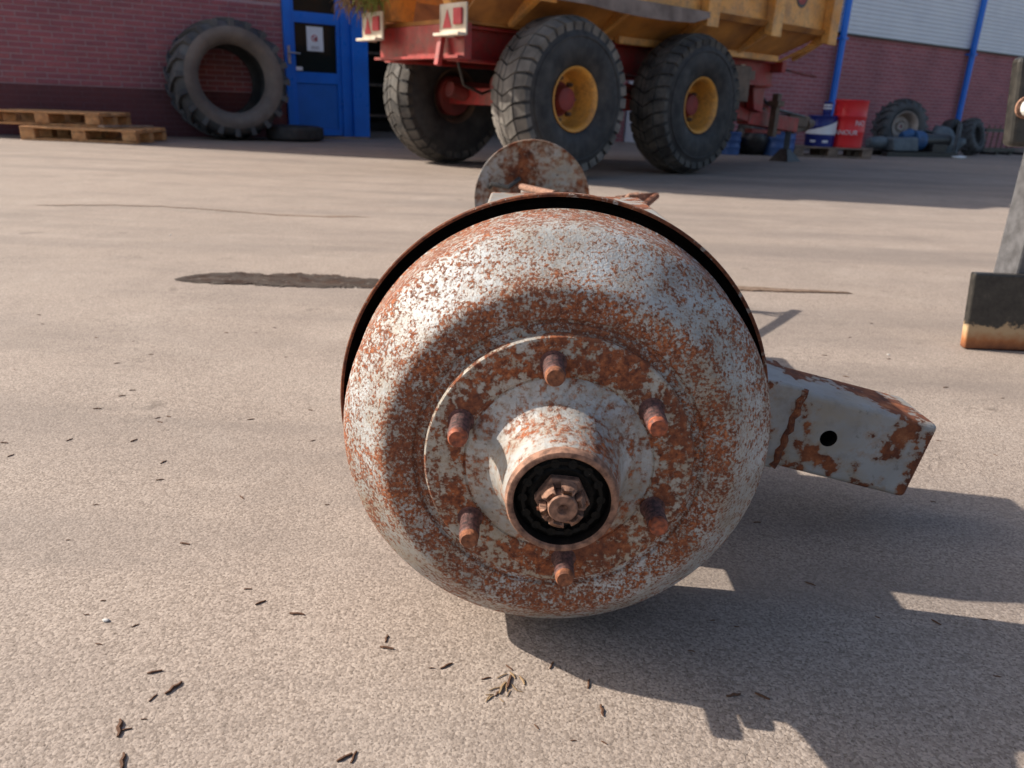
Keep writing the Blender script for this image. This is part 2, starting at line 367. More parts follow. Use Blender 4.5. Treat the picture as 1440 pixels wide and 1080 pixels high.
def crack(pts, wd, label):
    a = []; b = []
    for i, (x, y) in enumerate(pts):
        k = wd*random.uniform(0.5, 1.2)
        a.append((x, y-k)); b.append((x, y+k*1.2))
    p = flat_patch('crack', a + b[::-1], 0.0022, M['dirt']); tag(p, label, 'crack')
crack([(-2.35+0.06*i, 3.78+0.10*sin(i*0.21)+random.uniform(-0.012, 0.012)+0.004*i) for i in range(28)], 0.009, 'thin brown crack in the concrete beyond the damp patch')

# ------------------------------------------------------------------ workshop building (left)
WAZ = R(33)                                  # local x runs along the walls, local y into the building
nrm = Vector((cos(R(57)), -sin(R(57)), 0))
WL = -nrm * -1 * -10.91
WL = nrm * -10.91
b1 = empty('workshop_building', WL, WAZ)
tag(b1, 'dark red brick workshop with blue door behind the big leaning tyre', 'building')
mw = MB(); mw.box(-0.80, 3.30, 0.008, 0.30, 0, 1.66); mw.build('mortar_bed', M['mortar'], b1)
mw = MB(); mw.box(-0.80, 3.30, 0.0, 0.30, 1.66, 7.0); mw.box(3.30, 4.45, 0.0, 0.30, 2.30, 7.0); mw.box(4.45, 8.6, 0.0, 0.30, 4.1, 7.0)
mw.box(8.6, 9.2, 0.0, 0.30, 0, 7.0); mw.box(-0.80, -0.50, 0.30, 9, 0, 7.0)
mw.build('wall', M['brickwall'], b1)
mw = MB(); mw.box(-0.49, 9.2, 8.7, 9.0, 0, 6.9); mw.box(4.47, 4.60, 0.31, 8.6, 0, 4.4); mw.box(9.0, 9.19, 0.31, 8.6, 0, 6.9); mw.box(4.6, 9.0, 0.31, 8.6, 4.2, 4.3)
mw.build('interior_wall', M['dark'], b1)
mw = MB(); mw.hexa([(-0.95,-0.2,7.0),(9.3,-0.2,7.0),(9.3,9.2,7.0),(-0.95,9.2,7.0),(-0.95,-0.2,7.15),(9.3,-0.2,7.15),(9.3,9.2,7.15),(-0.95,9.2,7.15)])
mw.build('roof', M['black'], b1)
# the bricks one can tell apart
bm_ = MB(); bm_.box(-0.104, 0.104, -0.0005, 0.02, -0.0245, 0.0245)
brick_me = bm_.mesh('brick', M['brick'], bevel=0.0025, seg=1)
hb = MB(); hb.box(-0.049, 0.049, -0.0005, 0.02, -0.0245, 0.0245)
half_me = hb.mesh('brick_half', M['brick'], bevel=0.0025, seg=1)
nb = 0
rest = MB(); plinth = MB()
for c in range(0, 26):
    z = 0.031 + 0.0625*c
    dark = c < 9
    off = 0.0 if c % 2 else 0.11
    k = -5
    while True:
        x = off + 0.22*k + 0.106
        k += 1
        if x > 3.30: break
        x0, x1 = x-0.104, min(x+0.104, 3.297)
        if x1 - x0 < 0.05: break
        x0 = max(x0, -0.80)
        if x1 - x0 < 0.03: continue
        vis = (x1 > 0.02) and not dark
        if vis and nb < 298:
            full = x1-x0 > 0.2
            o = place('brick', brick_me if full else half_me, b1, (x if full else x0+0.049, random.uniform(-0.0015, 0.0015), z + random.uniform(-0.0012, 0.0012)), (0, 0, random.uniform(-0.006, 0.006)))
            nb += 1
        else:
            (plinth if dark else rest).box(x0, x1, 0.001, 0.02, z-0.0245, z+0.0245)
o = plinth.build('plinth_brickwork', M['brick_dark'], b1, loc=(0, -0.012, 0)); tag(o, 'darker brick plinth', kind='stuff')
o = rest.build('side_brickwork', M['brick'], b1); tag(o, kind='stuff')
pm = MB(); pm.box(-0.80, 3.297, -0.006, 0.007, 0.001, 0.556); pm.build('plinth_mortar', M['mortar_dark'], b1)
# blue door
dr = MB()
dr.box(3.305, 3.40, -0.04, 0.10, 0.03, 2.28); dr.box(4.08, 4.21, -0.04, 0.10, 0.03, 2.28); dr.box(3.40, 4.08, -0.04, 0.10, 2.19, 2.28)
door = dr.build('door', M['blue'], b1, bevel=0.004); tag(door, 'blue door with glazed upper half and notice')
def dpart(name, mat, boxes, bev=0.003):
    m_ = MB()
    for b in boxes: m_.box(*b)
    return m_.build(name, mat, door, bevel=bev)
dpart('door_leaf', M['blue'], [(3.402,3.452,-0.012,0.04,0.04,2.18),(4.02,4.078,-0.012,0.04,0.04,2.18),(3.452,4.02,-0.012,0.04,0.71,0.85),(3.452,4.02,-0.012,0.04,1.45,1.585),(3.452,4.02,-0.012,0.04,0.04,0.12),(3.452,4.02,-0.012,0.04,2.08,2.18)])
dpart('door_panel', M['bluepanel'], [(3.453,4.019,0.004,0.03,0.121,0.709)])
dpart('window_pane', M['glass'], [(3.453,4.019,0.010,0.020,0.851,1.449)], 0)
dpart('window_pane', M['glass'], [(3.453,4.019,0.010,0.020,1.586,2.079)], 0)
dpart('kick_sill', M['grime'], [(3.305,4.43,-0.10,0.10,0.0,0.029)])
side = MB(); side.box(4.215, 4.44, -0.10, 0.12, 0.03, 2.30); side.build('corner_post', M['blue'], b1, bevel=0.006)
hd = MB(); hd.box(3.338,3.372,-0.052,-0.041,0.94,1.16); hd.tube([(3.355,-0.045,1.075),(3.355,-0.085,1.075),(3.365,-0.095,1.075),(3.49,-0.095,1.068)], 0.011, 8)
hd.build('door_handle', M['steel'], door, smooth=True)
nt_ = MB(); nt_.box(3.62, 3.845, 0.0065, 0.0085, 1.115, 1.415); notice = nt_.build('notice', M['paper'], door)
def ring_sign():
    m1 = MB(); n = 24
    pts = [(3.725+0.042*cos(2*pi*k/n), 0.0045, 1.275+0.042*sin(2*pi*k/n)) for k in range(n)] + [(3.725+0.030*cos(2*pi*k/n), 0.0045, 1.275+0.030*sin(2*pi*k/n)) for k in range(n)]
    m1.add(pts, [(k, (k+1) % n, n+(k+1) % n, n+k) for k in range(n)])
    m1.bar((3.70,0.0046,1.30),(3.75,0.0046,1.25),0.001,0.011)
    a = m1.mesh('prohibition_ring', M['redink']); place('prohibition_ring', a, door)
    m2 = MB(); m2.box(3.735,3.765,0.0048,0.006,1.235,1.285); m2.box(3.715,3.745,0.0048,0.006,1.255,1.272)
    for i in range(2): m2.box(3.675,3.785,0.0048,0.006,1.165-0.022*i,1.172-0.022*i)
    m2.build('notice_print', M['ink'], door)
ring_sign()
st_ = MB(); st_.box(3.455,3.545,0.0065,0.0085,0.865,0.912); st_.build('sticker', M['paper'], door)
# dim clutter inside the open gateway
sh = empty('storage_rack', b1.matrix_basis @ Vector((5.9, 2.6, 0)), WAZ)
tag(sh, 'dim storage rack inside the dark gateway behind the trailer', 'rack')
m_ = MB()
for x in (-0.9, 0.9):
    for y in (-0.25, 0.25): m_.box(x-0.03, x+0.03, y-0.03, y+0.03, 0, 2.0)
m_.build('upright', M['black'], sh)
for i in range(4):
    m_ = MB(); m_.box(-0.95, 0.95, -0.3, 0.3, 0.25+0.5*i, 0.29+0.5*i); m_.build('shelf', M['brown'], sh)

# ------------------------------------------------------------------ storage hall (right)
WR = nrm * -8.905
b2 = empty('storage_hall', WR, WAZ)
tag(b2, 'storage hall with brick base, pale ribbed cladding and blue downpipes', 'building')
m_ = MB(); m_.box(9.25, 45, 0.0, 0.30, 0, 1.845); m_.build('brick_base', M['brickwall'], b2)
m_ = MB(); prof = []; z = 1.86
while z < 6.2:
    prof += [(0.0, z), (0.0, z+0.034), (0.016, z+0.042), (0.016, z+0.060)]; z += 0.068
vs_ = []
for (y, zz) in prof: vs_ += [(9.25, -0.035+y, zz), (45, -0.035+y, zz)]
m_.add(vs_, [(2*i, 2*i+1, 2*i+3, 2*i+2) for i in range(len(prof)-1)])
m_.build('cladding', M['clad'], b2)
m_ = MB(); m_.box(9.25, 45, 0.0, 0.3, 1.87, 6.2); m_.box(9.25, 45, 0.31, 14, 6.1, 6.3); m_.box(9.25, 9.5, 0.31, 14, 0, 6.09); m_.build('frame_wall', M['clad'], b2)
m_ = MB(); m_.box(9.25, 45, -0.055, -0.001, 1.835, 1.862); m_.build('drip_flashing', M['black'], b2)
m_ = MB(); m_.box(9.25, 45, -0.16, -0.002, 0.0, 0.075); m_.build('kerb', M['grime'], b2)
for xx in (11.92, 15.87, 19.82, 23.8):
    m_ = MB(); m_.tube([(xx, -0.10, 0.08), (xx, -0.10, 6.15)], 0.055, 16)
    o = m_.build('downpipe', M['blue'], b2, smooth=True)
    for zz in (0.5, 1.75, 3.2):
        c_ = MB(); c_.box(xx-0.065, xx+0.065, -0.165, -0.0, zz, zz+0.03); c_.build('pipe_clip', M['blue'], o)

# ------------------------------------------------------------------ tyres and wheels
def tyre_profile(Rr, w_, bead, bulge=1.0):
    h = w_/2
    return [(-h*0.72, bead), (-h*0.90, bead+0.03), (-h*1.0*bulge, bead+(Rr-bead)*0.30), (-h*1.03*bulge, bead+(Rr-bead)*0.5), (-h*0.98, bead+(Rr-bead)*0.72), (-h*0.86, Rr*0.965), (-h*0.70, Rr*0.988), (-h*0.35, Rr*0.997), (0, Rr),
            (h*0.35, Rr*0.997), (h*0.70, Rr*0.988), (h*0.86, Rr*0.965), (h*0.98, bead+(Rr-bead)*0.72), (h*1.03*bulge, bead+(Rr-bead)*0.5), (h*1.0*bulge, bead+(Rr-bead)*0.30), (h*0.90, bead+0.03), (h*0.72, bead),
            (h*0.66, bead+0.012), (h*0.80, bead+(Rr-bead)*0.45), (h*0.62, Rr-0.075), (0, Rr-0.06), (-h*0.62, Rr-0.075), (-h*0.80, bead+(Rr-bead)*0.45), (-h*0.66, bead+0.012)]
def pol(th, y, r): return (r*cos(th), y, r*sin(th))
def block(mb, t0, t1, y0, y1, r0, r1, s0=0.0, s1=0.0, rd0=0.0, rd1=0.0):
    # a tread block; s0/s1 shift the angle at y0/y1, rd drops the radius at y0/y1
    c = [(t0+s0, y0, rd0), (t1+s0, y0, rd0), (t1+s1, y1, rd1), (t0+s1, y1, rd1)]
    mb.hexa([pol(t, y, r0-d) for t, y, d in c] + [pol(t*1.0, y, r1-d) for t, y, d in c])

def dumper_wheel(name):
    Rr, W_ = 0.565, 0.40
    m_ = MB(); m_.lathe(tyre_profile(Rr, W_, 0.228, 1.03), 64, True)
    root = m_.build(name, M['tyre'], smooth=True, angle=50)
    # raised rings and blocks on the sidewall
    sw = MB(); sw.lathe([(-0.2035, 0.44), (-0.2085, 0.445), (-0.2085, 0.455), (-0.2035, 0.46)], 64); sw.lathe([(-0.197, 0.345), (-0.203, 0.35), (-0.203, 0.358), (-0.1985, 0.363)], 64)
    sw.build('sidewall_ring', M['tyre'], root, smooth=True)
    tb = MB(); N = 34; da = 2*pi/N
    for k in range(N):
        t0 = k*da
        for (ya, yb) in ((0.004, 0.052), (0.058, 0.105)):
            block(tb, t0+0.012, t0+da-0.012, ya, yb, 0.545, 0.598, -0.9*ya, -0.9*yb, 0.0, 0.004)
            block(tb, t0+0.012, t0+da-0.012, -yb, -ya, 0.545, 0.598, -0.9*yb, -0.9*ya, 0.004, 0.0)
        for s_ in (1, -1):
            a = [(t0+0.010, 0.112), (t0+da-0.016, 0.112), (t0+da-0.03, 0.188), (t0+0.022, 0.188)]
            P = []
            for (r0, r1) in (((0.54, 0.54), (0.50, 0.50)),):
                pass
            lo = [pol(t-0.9*min(y, 0.13), s_*y, 0.545 if y < 0.15 else 0.475) for t, y in a]
            hi = [pol(t-0.9*min(y, 0.13), s_*(y if y < 0.15 else 0.198), 0.584 if y < 0.15 else 0.545) for t, y in a]
            tb.hexa(lo + hi if s_ > 0 else [lo[3], lo[2], lo[1], lo[0], hi[3], hi[2], hi[1], hi[0]])
    tb.build('tread', M['tread'], root, bevel=0)
    # deep-dish rim, outer side is -y
    rm = MB(); rm.lathe([(-0.150, 0.226), (-0.172, 0.242), (-0.178, 0.236), (-0.172, 0.224), (-0.140, 0.208), (-0.06, 0.202), (0.02, 0.199), (0.035, 0.19), (0.038, 0.10)], 48)
    rim = rm.build('rim', M['rim'], root, smooth=True)
    rm = MB(); rm.lathe([(0.052, 0.0), (0.052, 0.14), (0.055, 0.195), (0.14, 0.208), (0.17, 0.238), (0.165, 0.226)], 48)
    rm.build('rim_back', M['brown'], root, smooth=True)
    rm = MB(); rm.lathe([(0.053, 0.17), (0.15, 0.17), (0.165, 0.16), (0.165, 0.0)], 36)
    rm.build('brake_drum', M['reddark'], root, smooth=True)
    hb_ = MB(); hb_.lathe([(0.037, 0.135), (0.025, 0.133), (0.02, 0.11), (-0.055, 0.092), (-0.075, 0.085), (-0.082, 0.06), (-0.082, 0.0)], 32)
    hb_.build('hub', M['reddark'], root, smooth=True)
    for k in range(8):
        a = 2*pi*k/8; nn = MB(); nn.M = Matrix.Translation((0.155*cos(a), 0.0, 0.155*sin(a)))
        nn.lathe([(0.037, 0.020), (0.005, 0.020), (0.001, 0.014), (-0.012, 0.012), (-0.012, 0.0)], 6)
        nn.build('wheel_nut', M['brown'], root)
    return root

TAZ = R(41)
TO = Vector((0.29, 6.45, 0))
tr = empty('tipper_trailer', TO, TAZ)
tag(tr, 'orange-yellow tipper trailer with red chassis and big worn tyres', 'trailer')
def tp(name, mat, fn, parent=tr, **k):
    m_ = MB(); fn(m_); return m_.build(name, mat, parent, **k)
# body sides
BV0, BV1, BU0, BU1 = -0.05, 1.85, -0.75, 3.82
def tub(m_):
    zt, zk, zf = 2.35, 1.38, 1.12
    for (v0, v1, sgn) in ((BV0, 0.30, 1), (BV1, 1.50, -1)):
        t_ = 0.02*sgn
        m_.hexa([(BU0, v0, zk), (BU1, v0, zk), (BU1, v0+t_, zk), (BU0, v0+t_, zk), (BU0, v0, zt), (BU1, v0, zt), (BU1, v0+t_, zt), (BU0, v0+t_, zt)])
tp('side_panel', M['yellow'], tub)
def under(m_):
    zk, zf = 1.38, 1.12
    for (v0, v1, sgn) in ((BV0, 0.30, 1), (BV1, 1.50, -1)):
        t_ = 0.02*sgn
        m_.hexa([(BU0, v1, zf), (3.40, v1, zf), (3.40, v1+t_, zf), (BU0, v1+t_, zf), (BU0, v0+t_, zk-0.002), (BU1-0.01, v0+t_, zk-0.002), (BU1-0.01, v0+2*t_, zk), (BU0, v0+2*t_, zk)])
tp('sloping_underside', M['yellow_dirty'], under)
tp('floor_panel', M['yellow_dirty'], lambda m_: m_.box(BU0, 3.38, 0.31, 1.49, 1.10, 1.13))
def frontw(m_):
    m_.hexa([(3.40, 0.32, 1.125), (3.42, 0.32, 1.125), (3.42, 1.48, 1.125), (3.40, 1.48, 1.125), (3.82, 0.0, 1.40), (3.84, 0.0, 1.40), (3.84, 1.80, 1.40), (3.82, 1.80, 1.40)])
    m_.box(3.822, 3.842, -0.05, 1.85, 1.402, 2.45)
tp('front_wall', M['yellow'], frontw)
tp('floor_edge_rail', M['yellow'], lambda m_: (m_.box(0.9, 3.395, 0.255, 0.305, 1.075, 1.135), m_.hexa([(3.40,0.26,1.075),(3.44,0.26,1.075),(3.44,0.30,1.075),(3.40,0.30,1.075),(3.78,-0.06,1.30),(3.82,-0.06,1.30),(3.82,-0.02,1.34),(3.78,-0.02,1.34)])), bevel=0.006)
for u in (1.66, 2.67, 3.72, 0.68, -0.3):
    zb = 1.25
    def rib(m_):
        m_.hexa([(u-0.085, -0.14, zb), (u+0.085, -0.14, zb), (u+0.085, -0.052, zb+0.02), (u-0.085, -0.052, zb+0.02), (u-0.085, -0.15, 2.36), (u+0.085, -0.15, 2.36), (u+0.085, -0.052, 2.36), (u-0.085, -0.052, 2.36)])
        m_.hexa([(u-0.03, -0.052, zb+0.03), (u+0.03, -0.052, zb+0.03), (u+0.03, 0.28, 1.10), (u-0.03, 0.28, 1.10), (u-0.03, -0.052, 1.40), (u+0.03, -0.052, 1.40), (u+0.03, 0.29, 1.135), (u-0.03, 0.29, 1.135)])
    tp('side_rib', M['yellow'], rib, bevel=0.008)
    def rib2(m_): m_.box(u-0.085, u+0.085, 1.852, 1.94, zb, 2.36)
    tp('side_rib', M['yellow'], rib2, bevel=0.008)
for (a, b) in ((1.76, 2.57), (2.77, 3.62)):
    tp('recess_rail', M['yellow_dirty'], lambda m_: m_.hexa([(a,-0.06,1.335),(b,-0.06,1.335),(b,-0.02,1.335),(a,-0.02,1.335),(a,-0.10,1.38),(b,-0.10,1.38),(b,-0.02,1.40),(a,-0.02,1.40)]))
def ledge(m_):
    n = 10; P = []
    for i in range(n+1):
        u = -0.6 + i*(1.57+0.6)/n; sag = 0.05*sin(pi*max(0, (i-3))/(n-3)) if i > 3 else 0
        P.append((u, sag))
    for i in range(n):
        (u0, s0), (u1, s1) = P[i], P[i+1]
        th0 = 0.075 if i > 0 else 0.05; th1 = 0.075 if i < n-1 else 0.03
        m_.hexa([(u0,-0.17,1.345-th0-s0*0.6),(u1,-0.17,1.345-th1-s1*0.6),(u1,-0.052,1.30),(u0,-0.052,1.30),(u0,-0.16,1.36),(u1,-0.16,1.36),(u1,-0.052,1.372),(u0,-0.052,1.372)])
tp('side_ledge', M['grime'], ledge)
# emblem on the side
def disc(m_, u, z, r, v, n=32):
    m_.M = Matrix.Translation((u, v, z)); m_.lathe([(0.004, r), (0.0, r), (0.0, 0.0)], n)
tp('emblem_ring', M['black'], lambda m_: disc(m_, 3.17, 1.66, 0.105, -0.0545))
tp('emblem', M['red'], lambda m_: disc(m_, 3.17, 1.66, 0.078, -0.0575))
# rear of the body
tp('tail_sill', M['white'], lambda m_: m_.box(-0.90, -0.77, 0.25, 1.40, 1.335, 1.42), bevel=0.006)
tp('tail_shade_block', M['yellow'], lambda m_: m_.box(-1.32, -0.805, 0.42, 1.84, 1.45, 2.0), bevel=0.01)  # out-of-view box added to keep sun off the trailer's rear
tp('tailgate', M['yellow'], lambda m_: m_.box(-0.80, -0.76, -0.04, 1.84, 1.425, 2.35))
for v in (0.38, 1.22):
    tp('hinge_bracket', M['yellow'], lambda m_: m_.hexa([(-0.80,v-0.05,1.14),(-0.60,v-0.05,1.14),(-0.60,v+0.05,1.14),(-0.80,v+0.05,1.14),(-0.86,v-0.05,1.33),(-0.56,v-0.05,1.33),(-0.56,v+0.05,1.33),(-0.86,v+0.05,1.33)]), bevel=0.006)
# chassis
for v in (0.45, 1.35):
    tp('chassis_beam', M['red'], lambda m_: (m_.box(-0.72, 3.55, v-0.012, v+0.012, 0.86, 1.07), m_.box(-0.72, 3.55, v-0.08, v+0.08, 1.072, 1.092), m_.box(-0.72, 3.55, v-0.08, v+0.08, 0.84, 0.858)))
tp('rear_crossbeam', M['red'], lambda m_: (m_.box(-0.80, -0.735, 0.20, 1.36, 0.85, 1.09), m_.box(-0.86, -0.805, 0.20, 1.36, 0.85, 0.87)))
tp('bumper_post', M['red'], lambda m_: m_.bar((-0.88, 0.42, 0.80), (-0.82, 0.42, 1.12), 0.05, 0.04, (1, 0, 0)), bevel=0.004)
for uu in (0.0, 1.58):
    tp('axle', M['red'], lambda m_: m_.box(uu-0.07, uu+0.07, 0.16, 1.40, 0.53, 0.67), bevel=0.008)
    tp('brake_chamber', M['reddark'], lambda m_: m_.tube([(uu-0.12, 0.5, 0.68), (uu-0.26, 0.5, 0.71)], 0.065, 14), smooth=True)
    tp('brake_chamber', M['reddark'], lambda m_: m_.tube([(uu-0.08, 1.15, 0.62), (uu-0.24, 1.15, 0.65)], 0.065, 14), smooth=True)
for v in (0.45, 1.35):
    tp('rocker_beam', M['reddark'], lambda m_: (m_.hexa([(-0.1,v-0.05,0.68),(1.72,v-0.05,0.68),(1.72,v+0.05,0.68),(-0.1,v+0.05,0.68),(-0.1,v-0.05,0.72),(1.72,v-0.05,0.72),(1.72,v+0.05,0.72),(-0.1,v+0.05,0.72)]), m_.box(0.66,0.96,v-0.06,v+0.06,0.72,0.838)))
def hose(pts, r, mat='black', name='hose'):
    tp(name, M[mat], lambda m_: m_.tube(pts, r, 8), smooth=True)
hose([(-0.6, 0.55, 0.85), (-0.5, 0.60, 0.68), (-0.3, 0.62, 0.62), (-0.1, 0.7, 0.66), (0.0, 0.75, 0.8)], 0.012)
# wheels
wh = dumper_wheel('wheel')
for i, (u, v, fl) in enumerate(((0, 0, 0), (1.58, 0, 0), (0, 1.55, pi), (1.58, 1.55, pi))):
    o = wh if i == 0 else copy_tree(wh)
    if i == 0: continue
    o.parent = tr; o.location = (u, v, 0.6); o.rotation_euler = (0, 0.13*i, fl)
wh.parent = tr; wh.location = (0, 0, 0.6)
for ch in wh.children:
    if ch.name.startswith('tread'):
        ch.data = ch.data.copy(); ch.data.materials.clear(); ch.data.materials.append(M['tread_sunlit'])  # lit copy of the tread material, this wheel only
# reflector boards
for v, sgn in ((0.16, 1), (1.26, -1)):
    bd = tp('reflector_board', M['white'], lambda m_: (m_.box(-0.93, -0.915, v-0.15, v+0.15, 0.99, 1.20), m_.box(-1.0, -0.931, v-0.15, v+0.15, 0.985, 1.005), m_.box(-0.931, -0.80, v+0.155, v+0.165, 0.99, 1.20)), bevel=0.003)
    def tri(m_):
        c = v+0.07; m_.add([(-0.934,c+0.055,1.04),(-0.934,c-0.055,1.04),(-0.934,c,1.165),(-0.9335,c+0.055,1.04),(-0.9335,c-0.055,1.04),(-0.9335,c,1.165)], [(0,1,2),(0,1,4,3),(1,2,5,4),(2,0,3,5)])
    tp('reflector_triangle', M['redink'], tri, bd)
    tp('tail_lamp', M['redink'], lambda m_: m_.box(-0.95, -0.9305, v-0.115, v-0.02, 1.06, 1.165), bd, bevel=0.006)
# drawbar end
tp('front_crossmember', M['red'], lambda m_: (m_.box(3.3, 3.62, 0.44, 1.36, 0.82, 1.07), m_.box(3.56, 3.64, 0.30, 1.5, 0.98, 1.09)), bevel=0.008)
tp('side_box', M['brown'], lambda m_: m_.box(2.55, 2.85, 0.20, 0.42, 0.66, 1.0), bevel=0.01)
tp('rating_plate', M['white'], lambda m_: m_.box(2.99, 3.06, 0.425, 0.435, 0.86, 1.03))
tp('rating_plate', M['grime'], lambda m_: m_.box(3.14, 3.26, 0.425, 0.435, 0.89, 0.98))
tp('gusset', M['red'], lambda m_: (m_.hexa([(3.62,0.62,0.60),(3.80,0.62,0.56),(3.80,0.72,0.56),(3.62,0.72,0.60),(3.50,0.62,1.0),(3.78,0.62,1.0),(3.78,0.72,1.0),(3.50,0.72,1.0)]), m_.hexa([(3.80,0.86,0.60),(3.96,0.86,0.58),(3.96,0.94,0.58),(3.80,0.94,0.60),(3.74,0.86,1.0),(3.92,0.86,1.0),(3.92,0.94,1.0),(3.74,0.94,1.0)]), m_.hexa([(3.80,0.78,0.62),(4.5,0.78,0.44),(4.5,0.84,0.44),(3.80,0.84,0.62),(3.74,0.78,0.98),(4.0,0.78,0.74),(4.0,0.84,0.74),(3.74,0.84,0.98)])), bevel=0.006)
tp('drawbar', M['red'], lambda m_: (m_.bar((2.7, 0.75, 0.66), (3.75, 0.80, 0.52), 0.13, 0.13), m_.bar((3.70, 0.80, 0.52), (4.95, 0.90, 0.43), 0.16, 0.17), m_.bar((2.7, 1.2, 0.66), (3.75, 1.02, 0.52), 0.13, 0.13), m_.bar((3.9, 0.84, 0.36), (4.6, 0.88, 0.345), 0.10, 0.05)), bevel=0.01)
tp('spring_tank', M['grime'], lambda m_: m_.tube([(2.7, 0.62, 0.78), (3.3, 0.66, 0.72)], 0.085, 16), smooth=True)
tp('hitch', M['brown'], lambda m_: (m_.bar((4.75, 0.90, 0.50), (5.25, 0.90, 0.47), 0.13, 0.14), m_.tube([(5.22, 0.90, 0.44), (5.42, 0.90, 0.46)], [0.09, 0.05], 14), m_.bar((4.9, 0.90, 0.36), (5.3, 0.90, 0.42), 0.10, 0.07)), bevel=0.008)
tp('jack_tube', M['brown'], lambda m_: (m_.box(4.05, 4.13, 0.60, 0.68, 0.30, 0.78), m_.box(4.02, 4.16, 0.57, 0.71, 0.64, 0.70)), bevel=0.006)
tp('stand', M['black'], lambda m_: (m_.bar((4.78, 0.84, 0.36), (4.72, 0.80, 0.12), 0.07, 0.06), m_.hexa([(4.60,0.68,0.0),(4.92,0.68,0.0),(4.92,0.95,0.0),(4.60,0.95,0.0),(4.68,0.76,0.15),(4.76,0.76,0.15),(4.76,0.86,0.15),(4.68,0.86,0.15)])), bevel=0.004)
hose([(3.75,0.70,0.80),(4.0,0.72,0.68),(4.4,0.78,0.60),(4.9,0.84,0.56),(5.25,0.86,0.52)], 0.018)
hose([(3.75,0.76,0.76),(4.0,0.78,0.62),(4.4,0.84,0.555),(4.9,0.88,0.545)], 0.016)
hose([(3.64,0.40,1.03),(4.4,0.5,1.0),(4.72,0.55,0.995)], 0.016, 'reddark', 'drain_rod')
# hay caught on the tail
def tuft(name, c, n, L, mat, seed, label):
    random.seed(seed); m_ = MB()
    for i in range(n):
        a = random.uniform(0, 2*pi); d = Vector((cos(a)*random.uniform(0.1, 1), sin(a)*random.uniform(0.1, 1), random.uniform(-1.0, 0.25))).normalized()
        p0 = Vector((random.gauss(0, 0.05), random.gauss(0, 0.10), random.gauss(0, 0.035)))
        l = L*random.uniform(0.4, 1.1); p1 = p0 + d*l*0.55; p2 = p1 + (d*0.6+Vector((0, 0, -0.7))).normalized()*l*0.5
        m_.tube([p0, p1, p2], [0.004, 0.0035, 0.0012], 3, False)
    o = m_.build(name, mat); o.location = c; tag(o, label, 'straw')
    return o
TM = Matrix.Translation(TO) @ Matrix.Rotation(TAZ, 4, 'Z')
tuft('hay_tuft', TM @ Vector((-0.98, 1.44, 1.31)), 170, 0.17, M['straw'], 11, 'brown dry hay tuft caught on the trailer tail above the blue door')
tuft('grass_tuft', TM @ Vector((-0.95, 1.22, 1.33)), 120, 0.17, M['grass'], 12, 'green grass tuft hanging beside the hay on the trailer tail')

# ------------------------------------------------------------------ things along the left wall
def ag_tyre(name, Rr, W_, bead, lugs, mat, side=None):
    m_ = MB(); m_.lathe(tyre_profile(Rr-0.04, W_, bead, 1.04), 56, True)
    root = m_.build(name, mat, smooth=True, angle=50)
    if side:
        for q_ in (-1, 1):
            sd_ = MB(); hh = W_/2; b_ = Rr-0.04-bead
            sd_.lathe([(q_*hh*0.73, bead-0.002), (q_*(hh*0.91+0.004), bead+0.03), (q_*(hh*1.04+0.005), bead+b_*0.30), (q_*(hh*1.07+0.005), bead+b_*0.5), (q_*(hh*1.02+0.005), bead+b_*0.70)], 56); sd_.build('sidewall', side, root, smooth=True)
    lb = MB(); h = W_/2
    for k in range(lugs):
        for s_ in (1, -1):
            t0 = 2*pi*(k + (0.5 if s_ < 0 else 0))/lugs; wd = 0.42*2*pi/lugs*0.62
            ys = [0.0, h*0.45, h*1.03]; ts = [0.0, -0.13, -0.24]
            for j in range(2):
                ya, yb = ys[j], ys[j+1]; ta, tb_ = t0+ts[j], t0+ts[j+1]
                rl = [Rr-0.07, Rr-0.07, Rr-0.17]; rh = [Rr, Rr-0.004, Rr-0.03]
                q = [pol(ta, s_*ya, rl[j]), pol(ta+wd, s_*ya, rl[j]), pol(tb_+wd*1.15, s_*yb, rl[j+1]), pol(tb_, s_*yb, rl[j+1])]
                r_ = [pol(ta, s_*ya, rh[j]), pol(ta+wd, s_*ya, rh[j]), pol(tb_+wd*1.15, s_*yb, rh[j+1]), pol(tb_, s_*yb, rh[j+1])]
                lb.hexa(q + r_)
    lb.build('tread_lugs', mat, root)
    return root
at = ag_tyre('loose_tractor_tyre', 0.69, 0.80, 0.385, 20, M['agtyre'], M['agside'])
at.matrix_world = Matrix.Translation(WL) @ Matrix.Rotation(WAZ, 4, 'Z') @ Matrix.Translation((2.44, -0.445, 0.69)) @ Matrix.Rotation(R(-3), 4, 'X')
tag(at, 'big bare tractor tyre leaning on the brick wall beside the blue door', 'tyre')
ft = MB(); ft.lathe(tyre_profile(0.36, 0.17, 0.20, 1.03), 40, True)
o = ft.build('flat_tyre', M['tyre'], smooth=True, angle=50)
o.matrix_world = Matrix.Translation(WL) @ Matrix.Rotation(WAZ, 4, 'Z') @ Matrix.Translation((3.20, -0.62, 0.095)) @ Matrix.Rotation(R(90), 4, 'X')
tag(o, 'small black tyre lying flat on the ground at the foot of the blue door', 'tyre')

